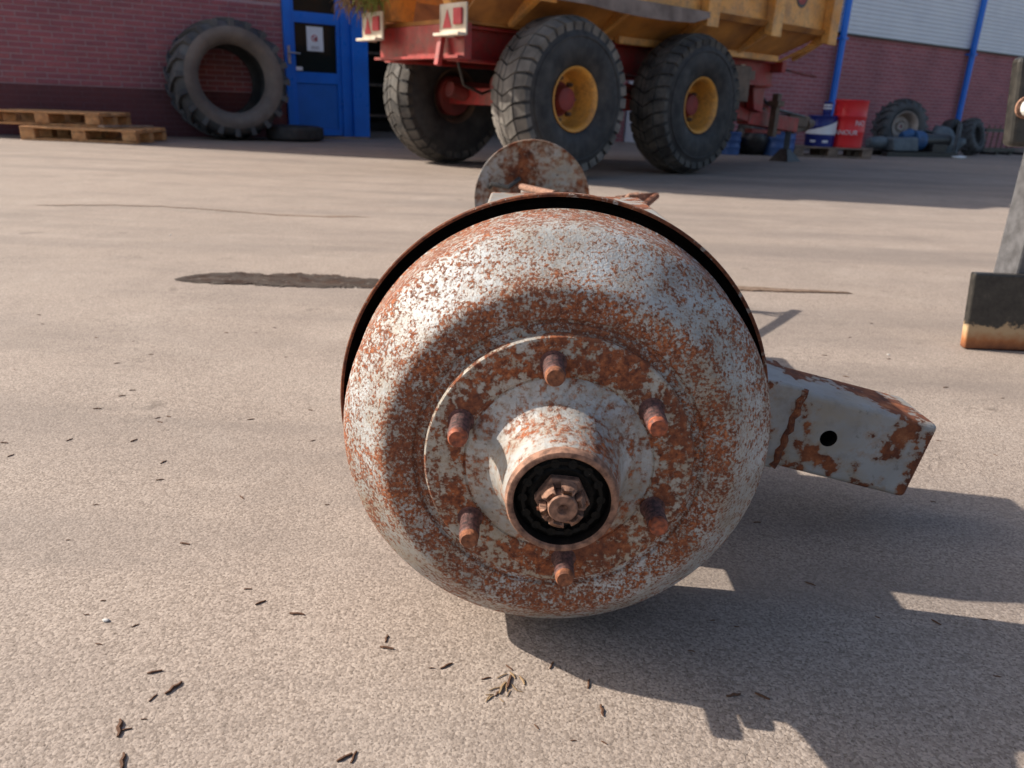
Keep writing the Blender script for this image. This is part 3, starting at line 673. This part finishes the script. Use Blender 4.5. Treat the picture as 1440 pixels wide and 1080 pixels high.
def pallet(name, label, mat, loc, rz, tilt=(0, 0), skip=(), L=1.2, D=0.8, group=None):
    root = empty(name, loc, rz); root.rotation_euler = (tilt[0], tilt[1], rz); tag(root, label, 'pallet', group)
    k = 0
    def bd(nm, *b):
        m_ = MB(); m_.box(*b); m_.build(nm, mat, root, bevel=0.004, seg=1, rot=(0, random.uniform(-0.004, 0.004), random.uniform(-0.008, 0.008)))
    for y in (0.05, D/2, D-0.05):
        bd('bottom_board', 0, L, y-0.05, y+0.05, 0.002, 0.022)
        for x in (0.0, L/2-0.072, L-0.145): bd('block', x, x+0.145, y-0.05, y+0.05, 0.023, 0.099)
    for x in (0.0, L/2-0.072, L-0.145): bd('stringer', x, x+0.145, 0, D, 0.1, 0.12)
    for i, y in enumerate((0.0, 0.165, 0.33, 0.495, 0.66)):
        if i in skip: continue
        bd('top_board', 0, L, y, y+0.135, 0.121, 0.142)
    return root
random.seed(5)
pallet('wooden_pallet', 'lower of two stacked orange pine pallets by the brick wall', M['wood'], (-5.27, 8.42, 0), R(2), skip=(3,))
pallet('wooden_pallet', 'upper of two stacked orange pine pallets by the brick wall', M['wood'], (-5.72, 8.56, 0.146), R(3), skip=(2,))
o = MB().box(-0.3, 0.3, -0.05, 0.05, 0, 0.022).build('loose_plank', M['wood_grey'], None, bevel=0.003)
o.location = (-4.30, 8.75, 0.152); o.rotation_euler = (0, R(0.5), R(62)); tag(o, 'loose grey plank lying across the pallet end', 'plank')

# ------------------------------------------------------------------ things along the storage hall
def drum_mesh(Rr, H, mat, name):
    m_ = MB(); m_.M = Matrix.Rotation(R(90), 4, 'X')
    pr = [(0.0, 0.0), (0.0, Rr*0.97), (0.012, Rr), (0.02, Rr)]
    for f in (0.34, 0.66):
        pr += [(H*f-0.02, Rr), (H*f-0.008, Rr+0.006), (H*f+0.008, Rr+0.006), (H*f+0.02, Rr)]
    pr += [(H-0.02, Rr), (H-0.01, Rr+0.006), (H, Rr), (H-0.002, Rr-0.02), (H-0.018, Rr-0.022), (H-0.018, 0.0)]
    m_.lathe(pr, 40); return m_.mesh(name, mat, smooth=True, angle=60)
def wrap_text(txt, size, r, z, ang, mat, name, parent):
    cu = bpy.data.curves.new('t', 'FONT'); cu.body = txt; cu.size = size; cu.align_x = 'CENTER'; cu.extrude = 0.0; cu.resolution_u = 3
    ob = bpy.data.objects.new('t', cu); COL.objects.link(ob)
    bpy.context.view_layer.update()
    me = bpy.data.meshes.new_from_object(ob.evaluated_get(bpy.context.evaluated_depsgraph_get()))
    bpy.data.objects.remove(ob); bpy.data.curves.remove(cu)
    for v in me.vertices:
        a = ang + v.co.x/r; v.co = (r*cos(a), r*sin(a), z + v.co.y)
    me.name = name; me.materials.clear(); me.materials.append(mat)
    return place(name, me, parent)
rb = place('red_oil_drum', drum_mesh(0.225, 0.64, M['barrelred'], 'red_oil_drum'), None, (4.68, 11.72, 0.145), (R(0), 0, 0))
tag(rb, 'bright red oil drum with white lettering on the pallet by the hall', 'barrel')
CA = math.atan2(-11.72, -4.68)
wrap_text('ANOUR', 0.09, 0.2385, 0.175, CA-0.05, M['paper'], 'lettering', rb)
wrap_text('NO', 0.10, 0.2385, 0.30, CA+0.72, M['paper'], 'lettering', rb)
wb = place('blue_oil_drum', drum_mesh(0.20, 0.42, M['barrelblue'], 'blue_oil_drum'), None, (4.30, 11.72, 0.145))
tag(wb, 'navy and white oil drum on the pallet, partly hidden by the trailer hitch', 'barrel')
m_ = MB(); n = 26; vs_ = []; CB = math.atan2(-11.72, -4.30)
for i in range(n+1):
    a = CB - 1.25 + 2.5*i/n; f = i/n
    vs_ += [(0.2135*cos(a), 0.2135*sin(a), 0.165), (0.2135*cos(a), 0.2135*sin(a), 0.21 + 0.15*f**1.6)]
m_.add(vs_, [(2*i, 2*i+2, 2*i+3, 2*i+1) for i in range(n)]); m_.build('white_swoosh', M['paper'], wb)
for a, t_ in ((CB-0.45, 'OIL'), (CB+0.42, '60 L')): pass
for a in (CB-0.45, CB+0.40):
    m_ = MB(); vs_ = []
    for i in range(7):
        b = a - 0.2 + 0.4*i/6; vs_ += [(0.2025*cos(b), 0.2025*sin(b), 0.055), (0.2025*cos(b), 0.2025*sin(b), 0.085)]
    m_.add(vs_, [(2*i, 2*i+2, 2*i+3, 2*i+1) for i in range(6)]); m_.build('print_line', M['paper'], wb)
can = place('blue_canister', drum_mesh(0.055, 0.20, M['barrelblue'], 'blue_canister'), None, (4.49, 12.0, 0.145)); 
can.location = (4.34, 11.70, 0.145+0.405)
tag(can, 'small blue can with a white lid standing on the navy drum', 'can')
m_ = MB(); m_.M = Matrix.Rotation(R(90), 4, 'X'); m_.lathe([(0.10, 0.0605), (0.10, 0.061), (0.165, 0.061), (0.165, 0.0605)], 24); m_.build('white_label', M['paper'], can)
pallet('drum_pallet', 'dark wooden pallet under the red and navy drums', M['wood_grey'], (3.86, 11.42, 0), R(4), L=1.15, D=0.62)
pb = place('blue_plastic_tub', drum_mesh(0.21, 0.36, M['plasticblue'], 'blue_plastic_tub'), None, (3.66, 11.5, 0.0)); tag(pb, 'faded blue plastic tub on the ground under the trailer drawbar', 'tub')
pb2 = place('blue_plastic_tub', drum_mesh(0.13, 0.30, M['plasticblue'], 'blue_plastic_tub2'), None, (2.92, 11.3, 0.0)); tag(pb2, 'small blue tub half hidden behind the front trailer wheel', 'tub')
# black bundle behind front wheel
m_ = MB(); bmx = []
random.seed(21)
def lump(name, mat, loc, sx, sy, sz, seed, label, cat):
    random.seed(seed); bm = bmesh.new(); bmesh.ops.create_icosphere(bm, subdivisions=3, radius=1)
    ph = [random.uniform(0, 6) for _ in range(6)]
    for v in bm.verts:
        k = 1 + 0.13*sin(3*v.co.x+ph[0]) + 0.12*sin(4*v.co.y+ph[1]) + 0.12*sin(5*v.co.z+ph[2]) + 0.07*sin(9*v.co.x+7*v.co.z+ph[3])
        v.co = Vector((v.co.x*sx*k, v.co.y*sy*k, max(0, (v.co.z+0.75))*sz*k))
    me = bpy.data.meshes.new(name); bm.to_mesh(me); bm.free(); me.materials.append(mat)
    for f_ in me.polygons: f_.use_smooth = True
    o = place(name, me, None, loc); tag(o, label, cat); return o
lump('black_sheet_bundle', M['black'], (3.28, 11.55, 0), 0.30, 0.22, 0.30, 4, 'crumpled black sheet bundle on the ground behind the front trailer wheel', 'bundle')

# tractor wheel with beige rim
tw = ag_tyre('loose_tractor_wheel', 0.44, 0.34, 0.225, 18, M['agtyre'])
WN = Matrix.Rotation(R(-14), 4, 'Z')
tw.matrix_world = Matrix.Translation((6.28, 13.6, 0.44)) @ Matrix.Rotation(R(10), 4, 'Z') @ Matrix.Rotation(R(-3), 4, 'X')
tag(tw, 'lugged tractor wheel with beige rim standing behind the grey gearbox', 'wheel')
m_ = MB(); m_.lathe([(-0.13, 0.222), (-0.155, 0.238), (-0.16, 0.228), (-0.12, 0.205), (0.02, 0.20), (0.05, 0.17), (0.05, 0.11)], 40); m_.build('rim', M['beige'], tw, smooth=True)
m_ = MB(); m_.lathe([(0.05, 0.15), (-0.01, 0.15), (-0.02, 0.13), (-0.02, 0.10), (0.01, 0.095), (0.0, 0.075), (-0.04, 0.07), (-0.05, 0.06), (-0.05, 0.035), (0.0, 0.035)], 32); m_.build('rim_centre', M['beige'], tw, smooth=True)
# gearbox / axle casting
gb = empty('axle_casting', (6.35, 12.95, 0), R(22)); tag(gb, 'blue-grey cast gearbox on a dark skid in front of the tractor wheel', 'machine part')
def gp(nm, mat, fn, **k):
    m_ = MB(); fn(m_); return m_.build(nm, M[mat], gb, **k)
gp('skid', 'black', lambda m_: (m_.box(-0.75, 0.75, -0.12, 0.0, 0, 0.07), m_.box(-0.75, 0.75, 0.3, 0.4, 0, 0.07)))
gp('housing', 'machine', lambda m_: (m_.hexa([(-0.6,-0.1,0.08),(-0.1,-0.12,0.08),(-0.1,0.35,0.08),(-0.6,0.35,0.08),(-0.62,-0.05,0.27),(-0.12,-0.08,0.30),(-0.12,0.3,0.30),(-0.62,0.3,0.27)]), m_.tube([(-0.62,0.12,0.2),(-0.95,0.12,0.2)], [0.10, 0.075], 14)), bevel=0.03)
gp('cover', 'machineblue', lambda m_: (m_.tube([(-0.10,0.1,0.24),(0.12,0.1,0.24)], [0.17, 0.15], 18), m_.tube([(-0.3,0.1,0.3),(-0.12,0.1,0.34)], [0.06, 0.09], 12)), smooth=True)
gp('shaft_housing', 'black', lambda m_: (m_.tube([(0.12,0.1,0.24),(0.7,0.1,0.26)], [0.12, 0.10], 14), m_.box(0.2,0.5,-0.1,0.3,0.08,0.2), m_.tube([(0.1,0.2,0.36),(0.3,0.22,0.40),(0.5,0.2,0.36)], 0.025, 8)), smooth=True)
gp('upright_arm', 'machine', lambda m_: m_.bar((0.72,-0.08,0.05),(0.80,0.0,0.52),0.07,0.03,(1,0,0)))
lump('dark_cover_bundle', M['machine'], (7.12, 13.75, 0), 0.33, 0.24, 0.25, 9, 'dark green-grey covered heap between the gearbox and the leaning tyre', 'bundle')
lt = ag_tyre('small_tyre', 0.32, 0.24, 0.16, 16, M['agtyre'])
lt.matrix_world = Matrix.Translation((7.93, 14.35, 0.315)) @ Matrix.Rotation(R(38), 4, 'Z') @ Matrix.Rotation(R(-16), 4, 'X')
tag(lt, 'small grey tyre leaning against the hall wall under the downpipe', 'tyre')
lt2 = MB(); lt2.lathe(tyre_profile(0.30, 0.2, 0.16, 1.03), 36, True); lt2 = lt2.build('small_tyre', M['tyre'], smooth=True)
lt2.matrix_world = Matrix.Translation((7.72, 14.62, 0.30)) @ Matrix.Rotation(R(38), 4, 'Z') @ Matrix.Rotation(R(-12), 4, 'X')
tag(lt2, 'black tyre half hidden behind the small leaning grey tyre', 'tyre')
rk = empty('harrow_frame', (8.95, 15.3, 0), R(33)); tag(rk, 'dark low tined frame against the hall wall at the right edge', 'implement')
for i in range(6):
    m_ = MB(); x = -0.45 + i*0.2; m_.bar((x, -0.02, 0.10), (x+0.05, 0.0, 0.52), 0.022, 0.022); m_.build('tine', M['brown'], rk)
m_ = MB(); m_.box(-0.5, 0.65, -0.02, 0.04, 0.40, 0.46); m_.box(-0.5, 0.65, -0.05, 0.06, 0.05, 0.11); m_.build('frame_bar', M['black'], rk)
for x in (-0.4, 0.1, 0.6):
    m_ = MB(); m_.box(x-0.04, x+0.04, -0.25, 0.05, 0, 0.049); m_.build('foot', M['black'], rk)
o = lump('litter', M['plasticblue'], (6.92, 12.75, 0), 0.10, 0.05, 0.03, 2, 'scrap of pale blue plastic litter on the ground by the gearbox', 'litter')
o.data.materials.clear(); o.data.materials.append(M['paper'])

# ------------------------------------------------------------------ black implement frame at the right edge
cf = empty('implement_frame', (1.16, 1.92, 0), 0); tag(cf, 'chipped black steel implement frame standing at the right edge, rusty foot plate', 'implement')
def cp(nm, mat, fn, **k):
    m_ = MB(); fn(m_); return m_.build(nm, M[mat], cf, **k)
cp('foot_plate', 'carriage', lambda m_: m_.hexa([(0.0,-0.012,0.002),(0.62,-0.012,0.002),(0.62,0.012,0.002),(0.0,0.012,0.002),(-0.018,-0.012,0.198),(0.62,-0.012,0.198),(0.62,0.012,0.198),(-0.018,0.012,0.198)]), bevel=0.005, seg=3)
cp('post', 'greyblack', lambda m_: m_.box(0.098,0.165,0.013,0.11,0.002,0.60), bevel=0.006)
cp('post', 'black', lambda m_: m_.box(0.50,0.565,0.013,0.10,0.002,0.60), bevel=0.006)
cp('crossbar', 'black', lambda m_: m_.box(0.166,0.499,0.02,0.08,0.42,0.50), bevel=0.006)
br_ = cp('bracket', 'carriage', lambda m_: m_.hexa([(-0.022,-0.03,0.500),(0.16,-0.03,0.500),(0.16,0.010,0.500),(-0.022,0.010,0.500),(-0.046,-0.03,0.694),(0.16,-0.03,0.694),(0.16,0.010,0.694),(-0.046,0.010,0.694)]), bevel=0.012, seg=3)
m_ = MB(); m_.lathe([(-0.0305, 0.025), (-0.037, 0.025), (-0.037, 0.0)], 24); m_.M = Matrix.Identity(4)
m_.build('washer', M['rust_light'], cf, loc=(-0.008, 0, 0.587), smooth=True)
m_ = MB(); m_.lathe([(-0.0375, 0.021), (-0.053, 0.021), (-0.057, 0.017), (-0.057, 0.0)], 14); m_.build('bolt_head', M['pebble'], cf, loc=(-0.004, 0, 0.587))

# ------------------------------------------------------------------ the axle with its drums
AX, AZ = 0.0465, 0.2346
ax = empty('trailer_axle', (AX, 1.9, 0)); tag(ax, 'rusty grey axle with brake drums and square drawbar arm on the concrete', 'axle')
def yl(m_, y=0.0, z=AZ): m_.M = Matrix.Translation((0, y-1.9, z)); return m_
def part(nm, mat, prof, n=96, y=0, z=AZ, parent=ax, angle=38, **k):
    m_ = yl(MB(), y, z); m_.lathe(prof, n); return m_.build(nm, M[mat], parent, smooth=True, angle=angle, **k)
drum = part('brake_drum', 'drum', [(0.785,0.205),(0.785,0.2170),(0.7825,0.2195),(0.776,0.2200),(0.773,0.2184),(0.758,0.2176),(0.738,0.2166),(0.720,0.2156),(0.711,0.2145),(0.7045,0.2122),(0.6990,0.2085),(0.6935,0.2035),(0.6865,0.1965),(0.6795,0.1893),(0.6725,0.1822),(0.6665,0.1760),(0.6625,0.1715),(0.6598,0.1672),(0.6586,0.1625),(0.6584,0.1570),(0.6592,0.1470),(0.6603,0.1390),(0.6628,0.1368),(0.6628,0.1345),(0.6606,0.1330),(0.6606,0.1200)], 160)
fl = part('hub_flange', 'flange', [(0.666,0.1262),(0.6520,0.1262),(0.6500,0.1245),(0.6495,0.1220),(0.6490,0.0920),(0.6492,0.0895),(0.6505,0.0885),(0.6500,0.0870)], 128)
hub = part('hub', 'hubpaint', [(0.651,0.0880),(0.6490,0.0860),(0.6478,0.0800),(0.6456,0.0725),(0.6415,0.0655),(0.6350,0.0600),(0.6265,0.0565),(0.6160,0.0540),(0.6020,0.0515),(0.5850,0.0488)], 96)
part('hub_lip', 'rust_light', [(0.5850,0.0489),(0.5800,0.0483),(0.5772,0.0470),(0.5765,0.0452),(0.5768,0.0430),(0.5785,0.0416)], 96, parent=hub)
part('bore', 'recess_shade', [(0.5785,0.0416),(0.5850,0.0410),(0.602,0.0408)], 96, parent=hub)
part('bearing', 'grease', [(0.5890,0.0409),(0.5870,0.0380),(0.5845,0.0350),(0.5850,0.0320),(0.5890,0.0300),(0.5870,0.0270),(0.590,0.0100)], 64, parent=hub)
for k in range(14):
    a = 2*pi*k/14; m_ = yl(MB()); m_.tube([(0.0335*cos(a), 0.5845, 0.0335*sin(a)), (0.0315*cos(a), 0.600, 0.0315*sin(a))], 0.0042, 8); m_.build('bearing_roller', M['grease'], hub, smooth=True)
# castle nut and spindle end
m_ = yl(MB()); m_.M = m_.M @ Matrix.Rotation(R(4), 4, 'Y')
m_.lathe([(0.600,0.0238),(0.5805,0.0238),(0.5790,0.0222),(0.5785,0.015)], 6)
nut = m_.build('axle_nut', M['rust_light'], ax)
m_ = yl(MB()); m_.M = m_.M @ Matrix.Rotation(R(14), 4, 'Y')
for k in range(6):
    t0 = 2*pi*k/6+0.17; t1 = t0+2*pi/6-0.34; n = 5
    for i in range(n):
        a, b = t0+(t1-t0)*i/n, t0+(t1-t0)*(i+1)/n
        m_.hexa([pol(a,0.5795,0.0135),pol(b,0.5795,0.0135),pol(b,0.5795,0.0205),pol(a,0.5795,0.0205),pol(a,0.568,0.0137),pol(b,0.568,0.0137),pol(b,0.569,0.0192),pol(a,0.569,0.0192)])
m_.build('castellation', M['rust_light'], nut, smooth=True, angle=30)
part('spindle_end', 'rust_light', [(0.600,0.0128),(0.5680,0.0128),(0.5660,0.0118),(0.5658,0.0050),(0.5700,0.0028),(0.5760,0.0)], 40, parent=nut)
m_ = yl(MB()); m_.tube([(-0.0215,0.5735,-0.004),(-0.010,0.5735,-0.001)], 0.0022, 8); m_.tube([(0.012,0.5735,0.001),(0.0215,0.5735,0.003)], 0.0022, 8); m_.build('split_pin', M['rust'], nut, smooth=True)
# six studs
sp_ = MB(); pr = [(0.0, 0.0140), (-0.0015, 0.0136), (-0.0016, 0.0108)]
for i in range(14): pr += [(-0.0020-0.0021*i, 0.0096), (-0.0031-0.0021*i, 0.0108)]
pr += [(-0.0325, 0.0100)]
sp_.lathe(pr, 28); stud_me = sp_.mesh('wheel_stud', M['stud'], smooth=True, angle=30)
tm_ = MB(); tm_.lathe([(-0.0320, 0.0100), (-0.0370, 0.0098), (-0.0395, 0.0082), (-0.0395, 0.0045), (-0.0388, 0.0)], 24); tip_me = tm_.mesh('stud_tip', M['studtip'], smooth=True, angle=30); tip2_me = tm_.mesh('stud_tip', M['rust'], smooth=True, angle=30)
for k in range(6):
    a = R(36 + 60*k); rr = 0.1005
    o = place('wheel_stud', stud_me, ax, (rr*cos(a), 0.6496-1.9, AZ+rr*sin(a)), (random.uniform(-0.03, 0.03), 0, random.uniform(-0.03, 0.03)))
    place('stud_tip', tip_me if k in (0, 2, 5) else tip2_me, o, rot=(0, 1.1*k, 0)); o.scale = (0.88, random.uniform(0.95, 1.10), 0.88)
# backing plate with rolled lip
bp = part('backing_plate', 'rust_edge', [(0.7845,0.2305),(0.7840,0.2330),(0.7850,0.2342),(0.7960,0.2338),(0.8080,0.2310),(0.8180,0.2240),(0.8200,0.2150),(0.8200,0.04)], 160)
part('plate_inside', 'recess_shade', [(0.7845,0.2305),(0.7950,0.2312),(0.8060,0.2285),(0.8150,0.2220),(0.8170,0.2150),(0.8170,0.04)], 160, parent=bp)
# axle beam
m_ = MB(); m_.M = Matrix.Translation((0, -1.9, 0)); m_.bar((0, 0.80, AZ), (0, 2.93, 0.215), 0.085, 0.085); m_.build('axle_beam', M['arm'], ax, bevel=0.006)
# square arm
th = math.atan(0.225); dx = Vector((cos(th), 0, -sin(th))); nz = Vector((sin(th), 0, cos(th)))
s_ = 0.113
def arm_box(m_, x0, x1, g=0.0, yy0=0.956, yy1=1.069):
    p_top = Vector((0.576-AX, 0, 0.166))      # top edge at the free end
    P = []
    for zz in (-s_-g, g):
        for (l, y) in ((x0, yy0-g), (x1, yy0-g), (x1, yy1+g), (x0, yy1+g)):
            q = p_top + dx*l + nz*zz; P.append((q.x, y-1.9, q.z))
    m_.hexa(P)
m_ = MB(); arm_box(m_, -0.60, 0.0); arm = m_.build('drawbar_arm', M['arm'], ax, bevel=0.008, seg=4)
m_ = MB(); arm_box(m_, -0.42, -0.195, 0.004); m_.build('sleeve', M['arm'], arm, bevel=0.004, seg=2)
wb_ = MB(); pts = []
for i in range(15):
    q = Vector((0.576-AX, 0, 0.166)) + dx*(-0.1955+0.002*sin(i*2.1)) + nz*(0.002 - (s_+0.002)*i/14); pts.append((q.x, 0.9545-1.9, q.z))
wb_.tube(pts, [0.0058+0.0010*sin(i*3.7) for i in range(15)], 8); wb_.build('weld_bead', M['rust_edge'], arm, smooth=True)
# bolt hole bored through the front wall of the tube
m_ = MB(); m_.M = Matrix.Translation((0.430-AX, 0.0, 0.142)); m_.lathe([(0.90-1.9, 0.0), (0.90-1.9, 0.0118), (1.03-1.9, 0.0118), (1.03-1.9, 0.0)], 28)
cut = m_.build('cut', M['grease'])
cut.parent = ax
bo = arm.modifiers.new('hole', 'BOOLEAN'); bo.object = cut; bo.operation = 'DIFFERENCE'; bo.solver = 'EXACT'
bpy.context.view_layer.update()
me2 = bpy.data.meshes.new_from_object(arm.evaluated_get(bpy.context.evaluated_depsgraph_get()))
me2.materials.clear(); me2.materials.append(M['arm']); me2.materials.append(M['recess_shade'])
for p_ in me2.polygons:
    c_ = p_.center; inside = math.hypot(c_.x-(0.430-AX), c_.z-0.142) < 0.0125 and c_.y > 0.957-1.9
    p_.material_index = 1 if inside else 0  # hole wall coloured near-black for the shade inside it
arm.modifiers.clear(); arm.data = me2; bpy.data.objects.remove(cut)
# spring pad, added shadow block, brake cam lever and rods on the beam
m_ = MB(); m_.M = Matrix.Translation((0, -1.9, 0)); m_.box(-0.06, 0.20, 1.70, 1.84, 0.262, 0.285); m_.box(0.13, 0.205, 1.715, 1.735, 0.10, 0.262); m_.build('spring_pad', M['arm'], ax, bevel=0.004)
m_ = MB(); m_.M = Matrix.Translation((0, -1.9, 0)); m_.hexa([(-0.10,0.905,0.10),(0.12,0.905,0.10),(0.12,1.19,0.10),(-0.10,1.19,0.10),(-0.09,0.905,0.425),(0.135,0.905,0.425),(0.135,1.185,0.425),(-0.09,1.185,0.425)]); m_.build('shadow_block', M['arm'], ax, bevel=0.004)  # unseen block added behind the drum to fill the ground shadow
m_ = MB(); m_.M = Matrix.Translation((-AX, -1.9, 0)); m_.tube([(0.10, 2.55, 0.25), (0.10, 2.30, 0.255)], 0.014, 12); m_.bar((0.10, 2.31, 0.255), (0.30, 2.29, 0.305), 0.012, 0.035, (0, 1, 0)); m_.bar((0.28, 2.30, 0.298), (0.372, 2.29, 0.312), 0.014, 0.022)
m_.tube([(0.30,2.27,0.30),(0.315,2.25,0.318),(0.335,2.25,0.322),(0.345,2.27,0.30),(0.33,2.29,0.285)], 0.007, 8)
m_.build('brake_lever', M['rust_light'], ax, smooth=True)
m_ = MB(); m_.M = Matrix.Translation((-AX, -1.9, 0)); m_.tube([(0.355,2.30,0.312),(0.405,2.34,0.310),(0.33,2.17,0.285),(0.245,2.01,0.268),(0.15,1.90,0.25)], 0.010, 8); m_.build('bent_rod', M['rust'], ax, smooth=True)
m_ = MB(); m_.M = Matrix.Translation((-AX, -1.9, 0)); m_.tube([(0.006, 2.62, 0.293), (0.10, 2.22, 0.315)], 0.011, 10); m_.build('pull_rod', M['rust_light'], ax, smooth=True)
# far drum with backing plate
FZ = 0.2155
fd = part('far_backing_plate', 'fardisc', [(2.965,0.0),(2.95,0.03),(2.95,0.2020),(2.947,0.2080),(2.940,0.2130),(2.938,0.2150),(2.944,0.2160),(2.958,0.2160),(2.960,0.05)], 96, z=FZ)
part('far_drum', 'fardisc', [(2.962,0.2080),(3.02,0.2060),(3.06,0.196),(3.085,0.172),(3.09,0.12),(3.10,0.05),(3.17,0.045),(3.17,0.0)], 64, z=FZ)
m_ = MB(); m_.M = Matrix.Translation((0, -1.9, 0)); m_.tube([(-0.05,2.945,0.29),(-0.09,2.90,0.262),(-0.15,2.92,0.27),(-0.16,2.945,0.255)], 0.009, 8); m_.build('brake_hose', M['black'], ax, smooth=True)

# ------------------------------------------------------------------ litter of bark slivers on the concrete
DEB = [(-0.319, 0.601, 0.017, 1.06), (-0.347, 0.622, 0.012, 0.34), (-0.333, 0.587, 0.009, 1.2), (-0.346, 0.548, 0.019, 1.91), (-0.339, 0.547, 0.008, 0.31), (-0.329, 0.56, 0.005, 0.05), (-0.325, 0.511, 0.017, 1.88), (-0.135, 0.525, 0.013, 0.63), (-0.127, 0.526, 0.012, 1.41), (-0.125, 0.687, 0.011, 1.5), (-0.122, 0.672, 0.013, -0.19), (-0.056, 0.648, 0.013, 0.67), (-0.071, 0.644, 0.004, 0.06), (-0.279, 0.741, 0.011, 0.69), (-0.232, 0.723, 0.015, -0.07), (-0.4, 0.692, 0.007, 0.72), (-0.302, 0.766, 0.008, 0.07), (-0.423, 0.66, 0.007, -0.18), (-0.461, 0.707, 0.004, 0.06), (-0.456, 0.733, 0.003, 0.07), (-0.014, 0.632, 0.009, 0.3), (0.002, 0.619, 0.015, 1.21), (0.009, 0.628, 0.016, 1.34), (0.013, 0.638, 0.009, -1.02), (-0.002, 0.612, 0.009, 1.06), (0.023, 0.631, 0.011, -1.18), (0.009, 0.649, 0.009, -0.85), (-0.009, 0.605, 0.008, 0.9), (0.053, 0.655, 0.01, 1.17), (0.09, 0.63, 0.012, 1.37), (0.1, 0.594, 0.013, -1.54), (0.036, 0.57, 0.006, -1.0), (0.07, 0.555, 0.004, 0.05), (0.235, 0.622, 0.014, 0.23), (0.264, 0.622, 0.013, -0.63), (0.383, 0.823, 0.011, -0.61), (0.242, 0.742, 0.005, 0.06), (0.267, 0.732, 0.004, 0.06), (0.206, 0.687, 0.007, -0.21), (0.44, 0.76, 0.004, -0.6), (0.506, 0.755, 0.01, -1.0), (0.568, 0.764, 0.007, 0.06), (0.526, 0.666, 0.007, -0.22), (0.359, 0.972, 0.013, 0.08), (0.654, 1.057, 0.01, -0.33), (-0.629, 1.259, 0.012, 0.72), (-0.613, 1.267, 0.012, -0.29), (-0.617, 1.241, 0.013, -0.28), (-0.741, 1.357, 0.015, 0.39), (-0.736, 1.388, 0.013, 0.11), (-0.841, 1.541, 0.014, 0.76), (-0.753, 1.29, 0.017, 0.11), (-0.625, 1.161, 0.015, 1.04), (-0.728, 1.154, 0.014, 1.09), (-0.784, 1.088, 0.013, 1.11), (-0.823, 1.133, 0.015, -0.1), (-0.466, 1.269, 0.015, 0.49), (-0.334, 1.189, 0.011, 0.73), (-0.373, 1.324, 0.012, -0.31), (-0.701, 1.794, 0.015, -0.38), (-0.632, 1.804, 0.008, 0.14), (-0.601, 1.853, 0.01, 0.15), (-0.976, 1.713, 0.013, -0.35), (-0.881, 1.697, 0.009, 0.14), (-0.799, 1.606, 0.012, 0.13), (-0.507, 1.628, 0.009, 0.13), (-1.21, 1.883, 0.012, 0.15), (-1.155, 1.804, 0.01, 0.15), (-1.021, 1.477, 0.009, -0.3), (-0.543, 1.087, 0.015, 1.14), (-0.258, 0.973, 0.008, 0.08), (-0.522, 1.028, 0.014, 0.29), (-0.576, 0.947, 0.01, 0.08), (-0.414, 0.857, 0.016, -0.22), (-0.564, 0.855, 0.005, 0.08), (-0.384, 0.984, 0.014, -0.8), (0.763, 1.805, 0.013, -0.17), (0.753, 1.647, 0.015, -0.48), (0.917, 1.797, 0.013, 0.13), (0.954, 1.6, 0.015, 0.12), (1.047, 1.545, 0.011, 0.11), (1.018, 2.136, 0.013, 0.15), (0.785, 1.298, 0.01, -0.4), (0.858, 1.244, 0.009, -0.98), (0.893, 1.976, 0.012, 0.14), (0.098, 0.554, 0.005, -0.64)]
WIG = []
for v_ in range(4):
    random.seed(40+v_); m_ = MB(); pts = []; n = 5
    for i in range(n):
        f = i/(n-1)-0.5; pts.append((f, random.uniform(-0.05, 0.05), 0.06+random.uniform(-0.01, 0.05)*(1 if 0 < i < n-1 else 0.3)))
    m_.tube(pts, [0.07, 0.09+0.03*random.random(), 0.07+0.05*random.random(), 0.10, 0.05+0.04*random.random()], 5); WIG.append(m_.mesh('bark_sliver', M['twig'] if v_ < 3 else M['straw']))
random.seed(9)
for i, (x, y, l, a) in enumerate(DEB):
    v_ = 3 if 20 <= i <= 28 and i % 2 else i % 3
    o = place('bark_sliver', WIG[v_], None, (x, y, 0.0002), (0, 0, a)); k = max(0.006, l*(1.15 if y < 0.85 else 0.85)); o.scale = (k, max(k*0.9, 0.006), max(k*0.75, 0.006))
    if v_ == 3: tag(o, 'small pale straw bit on the concrete in front of the drum', 'straw', 'straw bits in front of the drum')
    else:
        lab = ('in the axle shadow, lower right' if x > 0.1 and y < 0.95 else 'right of the square arm' if x > 0.1 else 'in the left foreground near the picture edge' if y < 0.8 and x < -0.08 else 'just below the drum' if y < 0.8 else 'between the drum and the damp patch' if x > -0.62 else 'at middle left, away from the drum')
        tag(o, 'small dark bark sliver on the concrete ' + lab, 'bark sliver', 'bark slivers ' + lab)
for i in range(10):
    o = place('straw_bit', WIG[3], None, (0.006+random.gauss(0, 0.012), 0.615+random.gauss(0, 0.012), 0.0004), (0, 0, random.uniform(0, pi))); k = random.uniform(0.006, 0.013); o.scale = (k, k*0.5, k*0.5)
    tag(o, 'thin pale straw bit in the little clump below the drum', 'straw', 'straw clump below the drum')
for (x, y) in ((-0.435, 0.698), (0.93, 1.83), (-1.4, 3.1)):
    bm = bmesh.new(); bmesh.ops.create_icosphere(bm, subdivisions=2, radius=0.0026)
    for v in bm.verts: v.co = Vector((v.co.x*1.5, v.co.y, v.co.z*0.7)) * random.uniform(0.85, 1.1)
    me = bpy.data.meshes.new('pebble'); bm.to_mesh(me); bm.free(); me.materials.append(M['pebble'])
    o = place('pebble', me, None, (x, y, 0.0014)); tag(o, 'tiny pale pebble lying on the concrete', 'pebble', 'pale pebbles on the concrete')
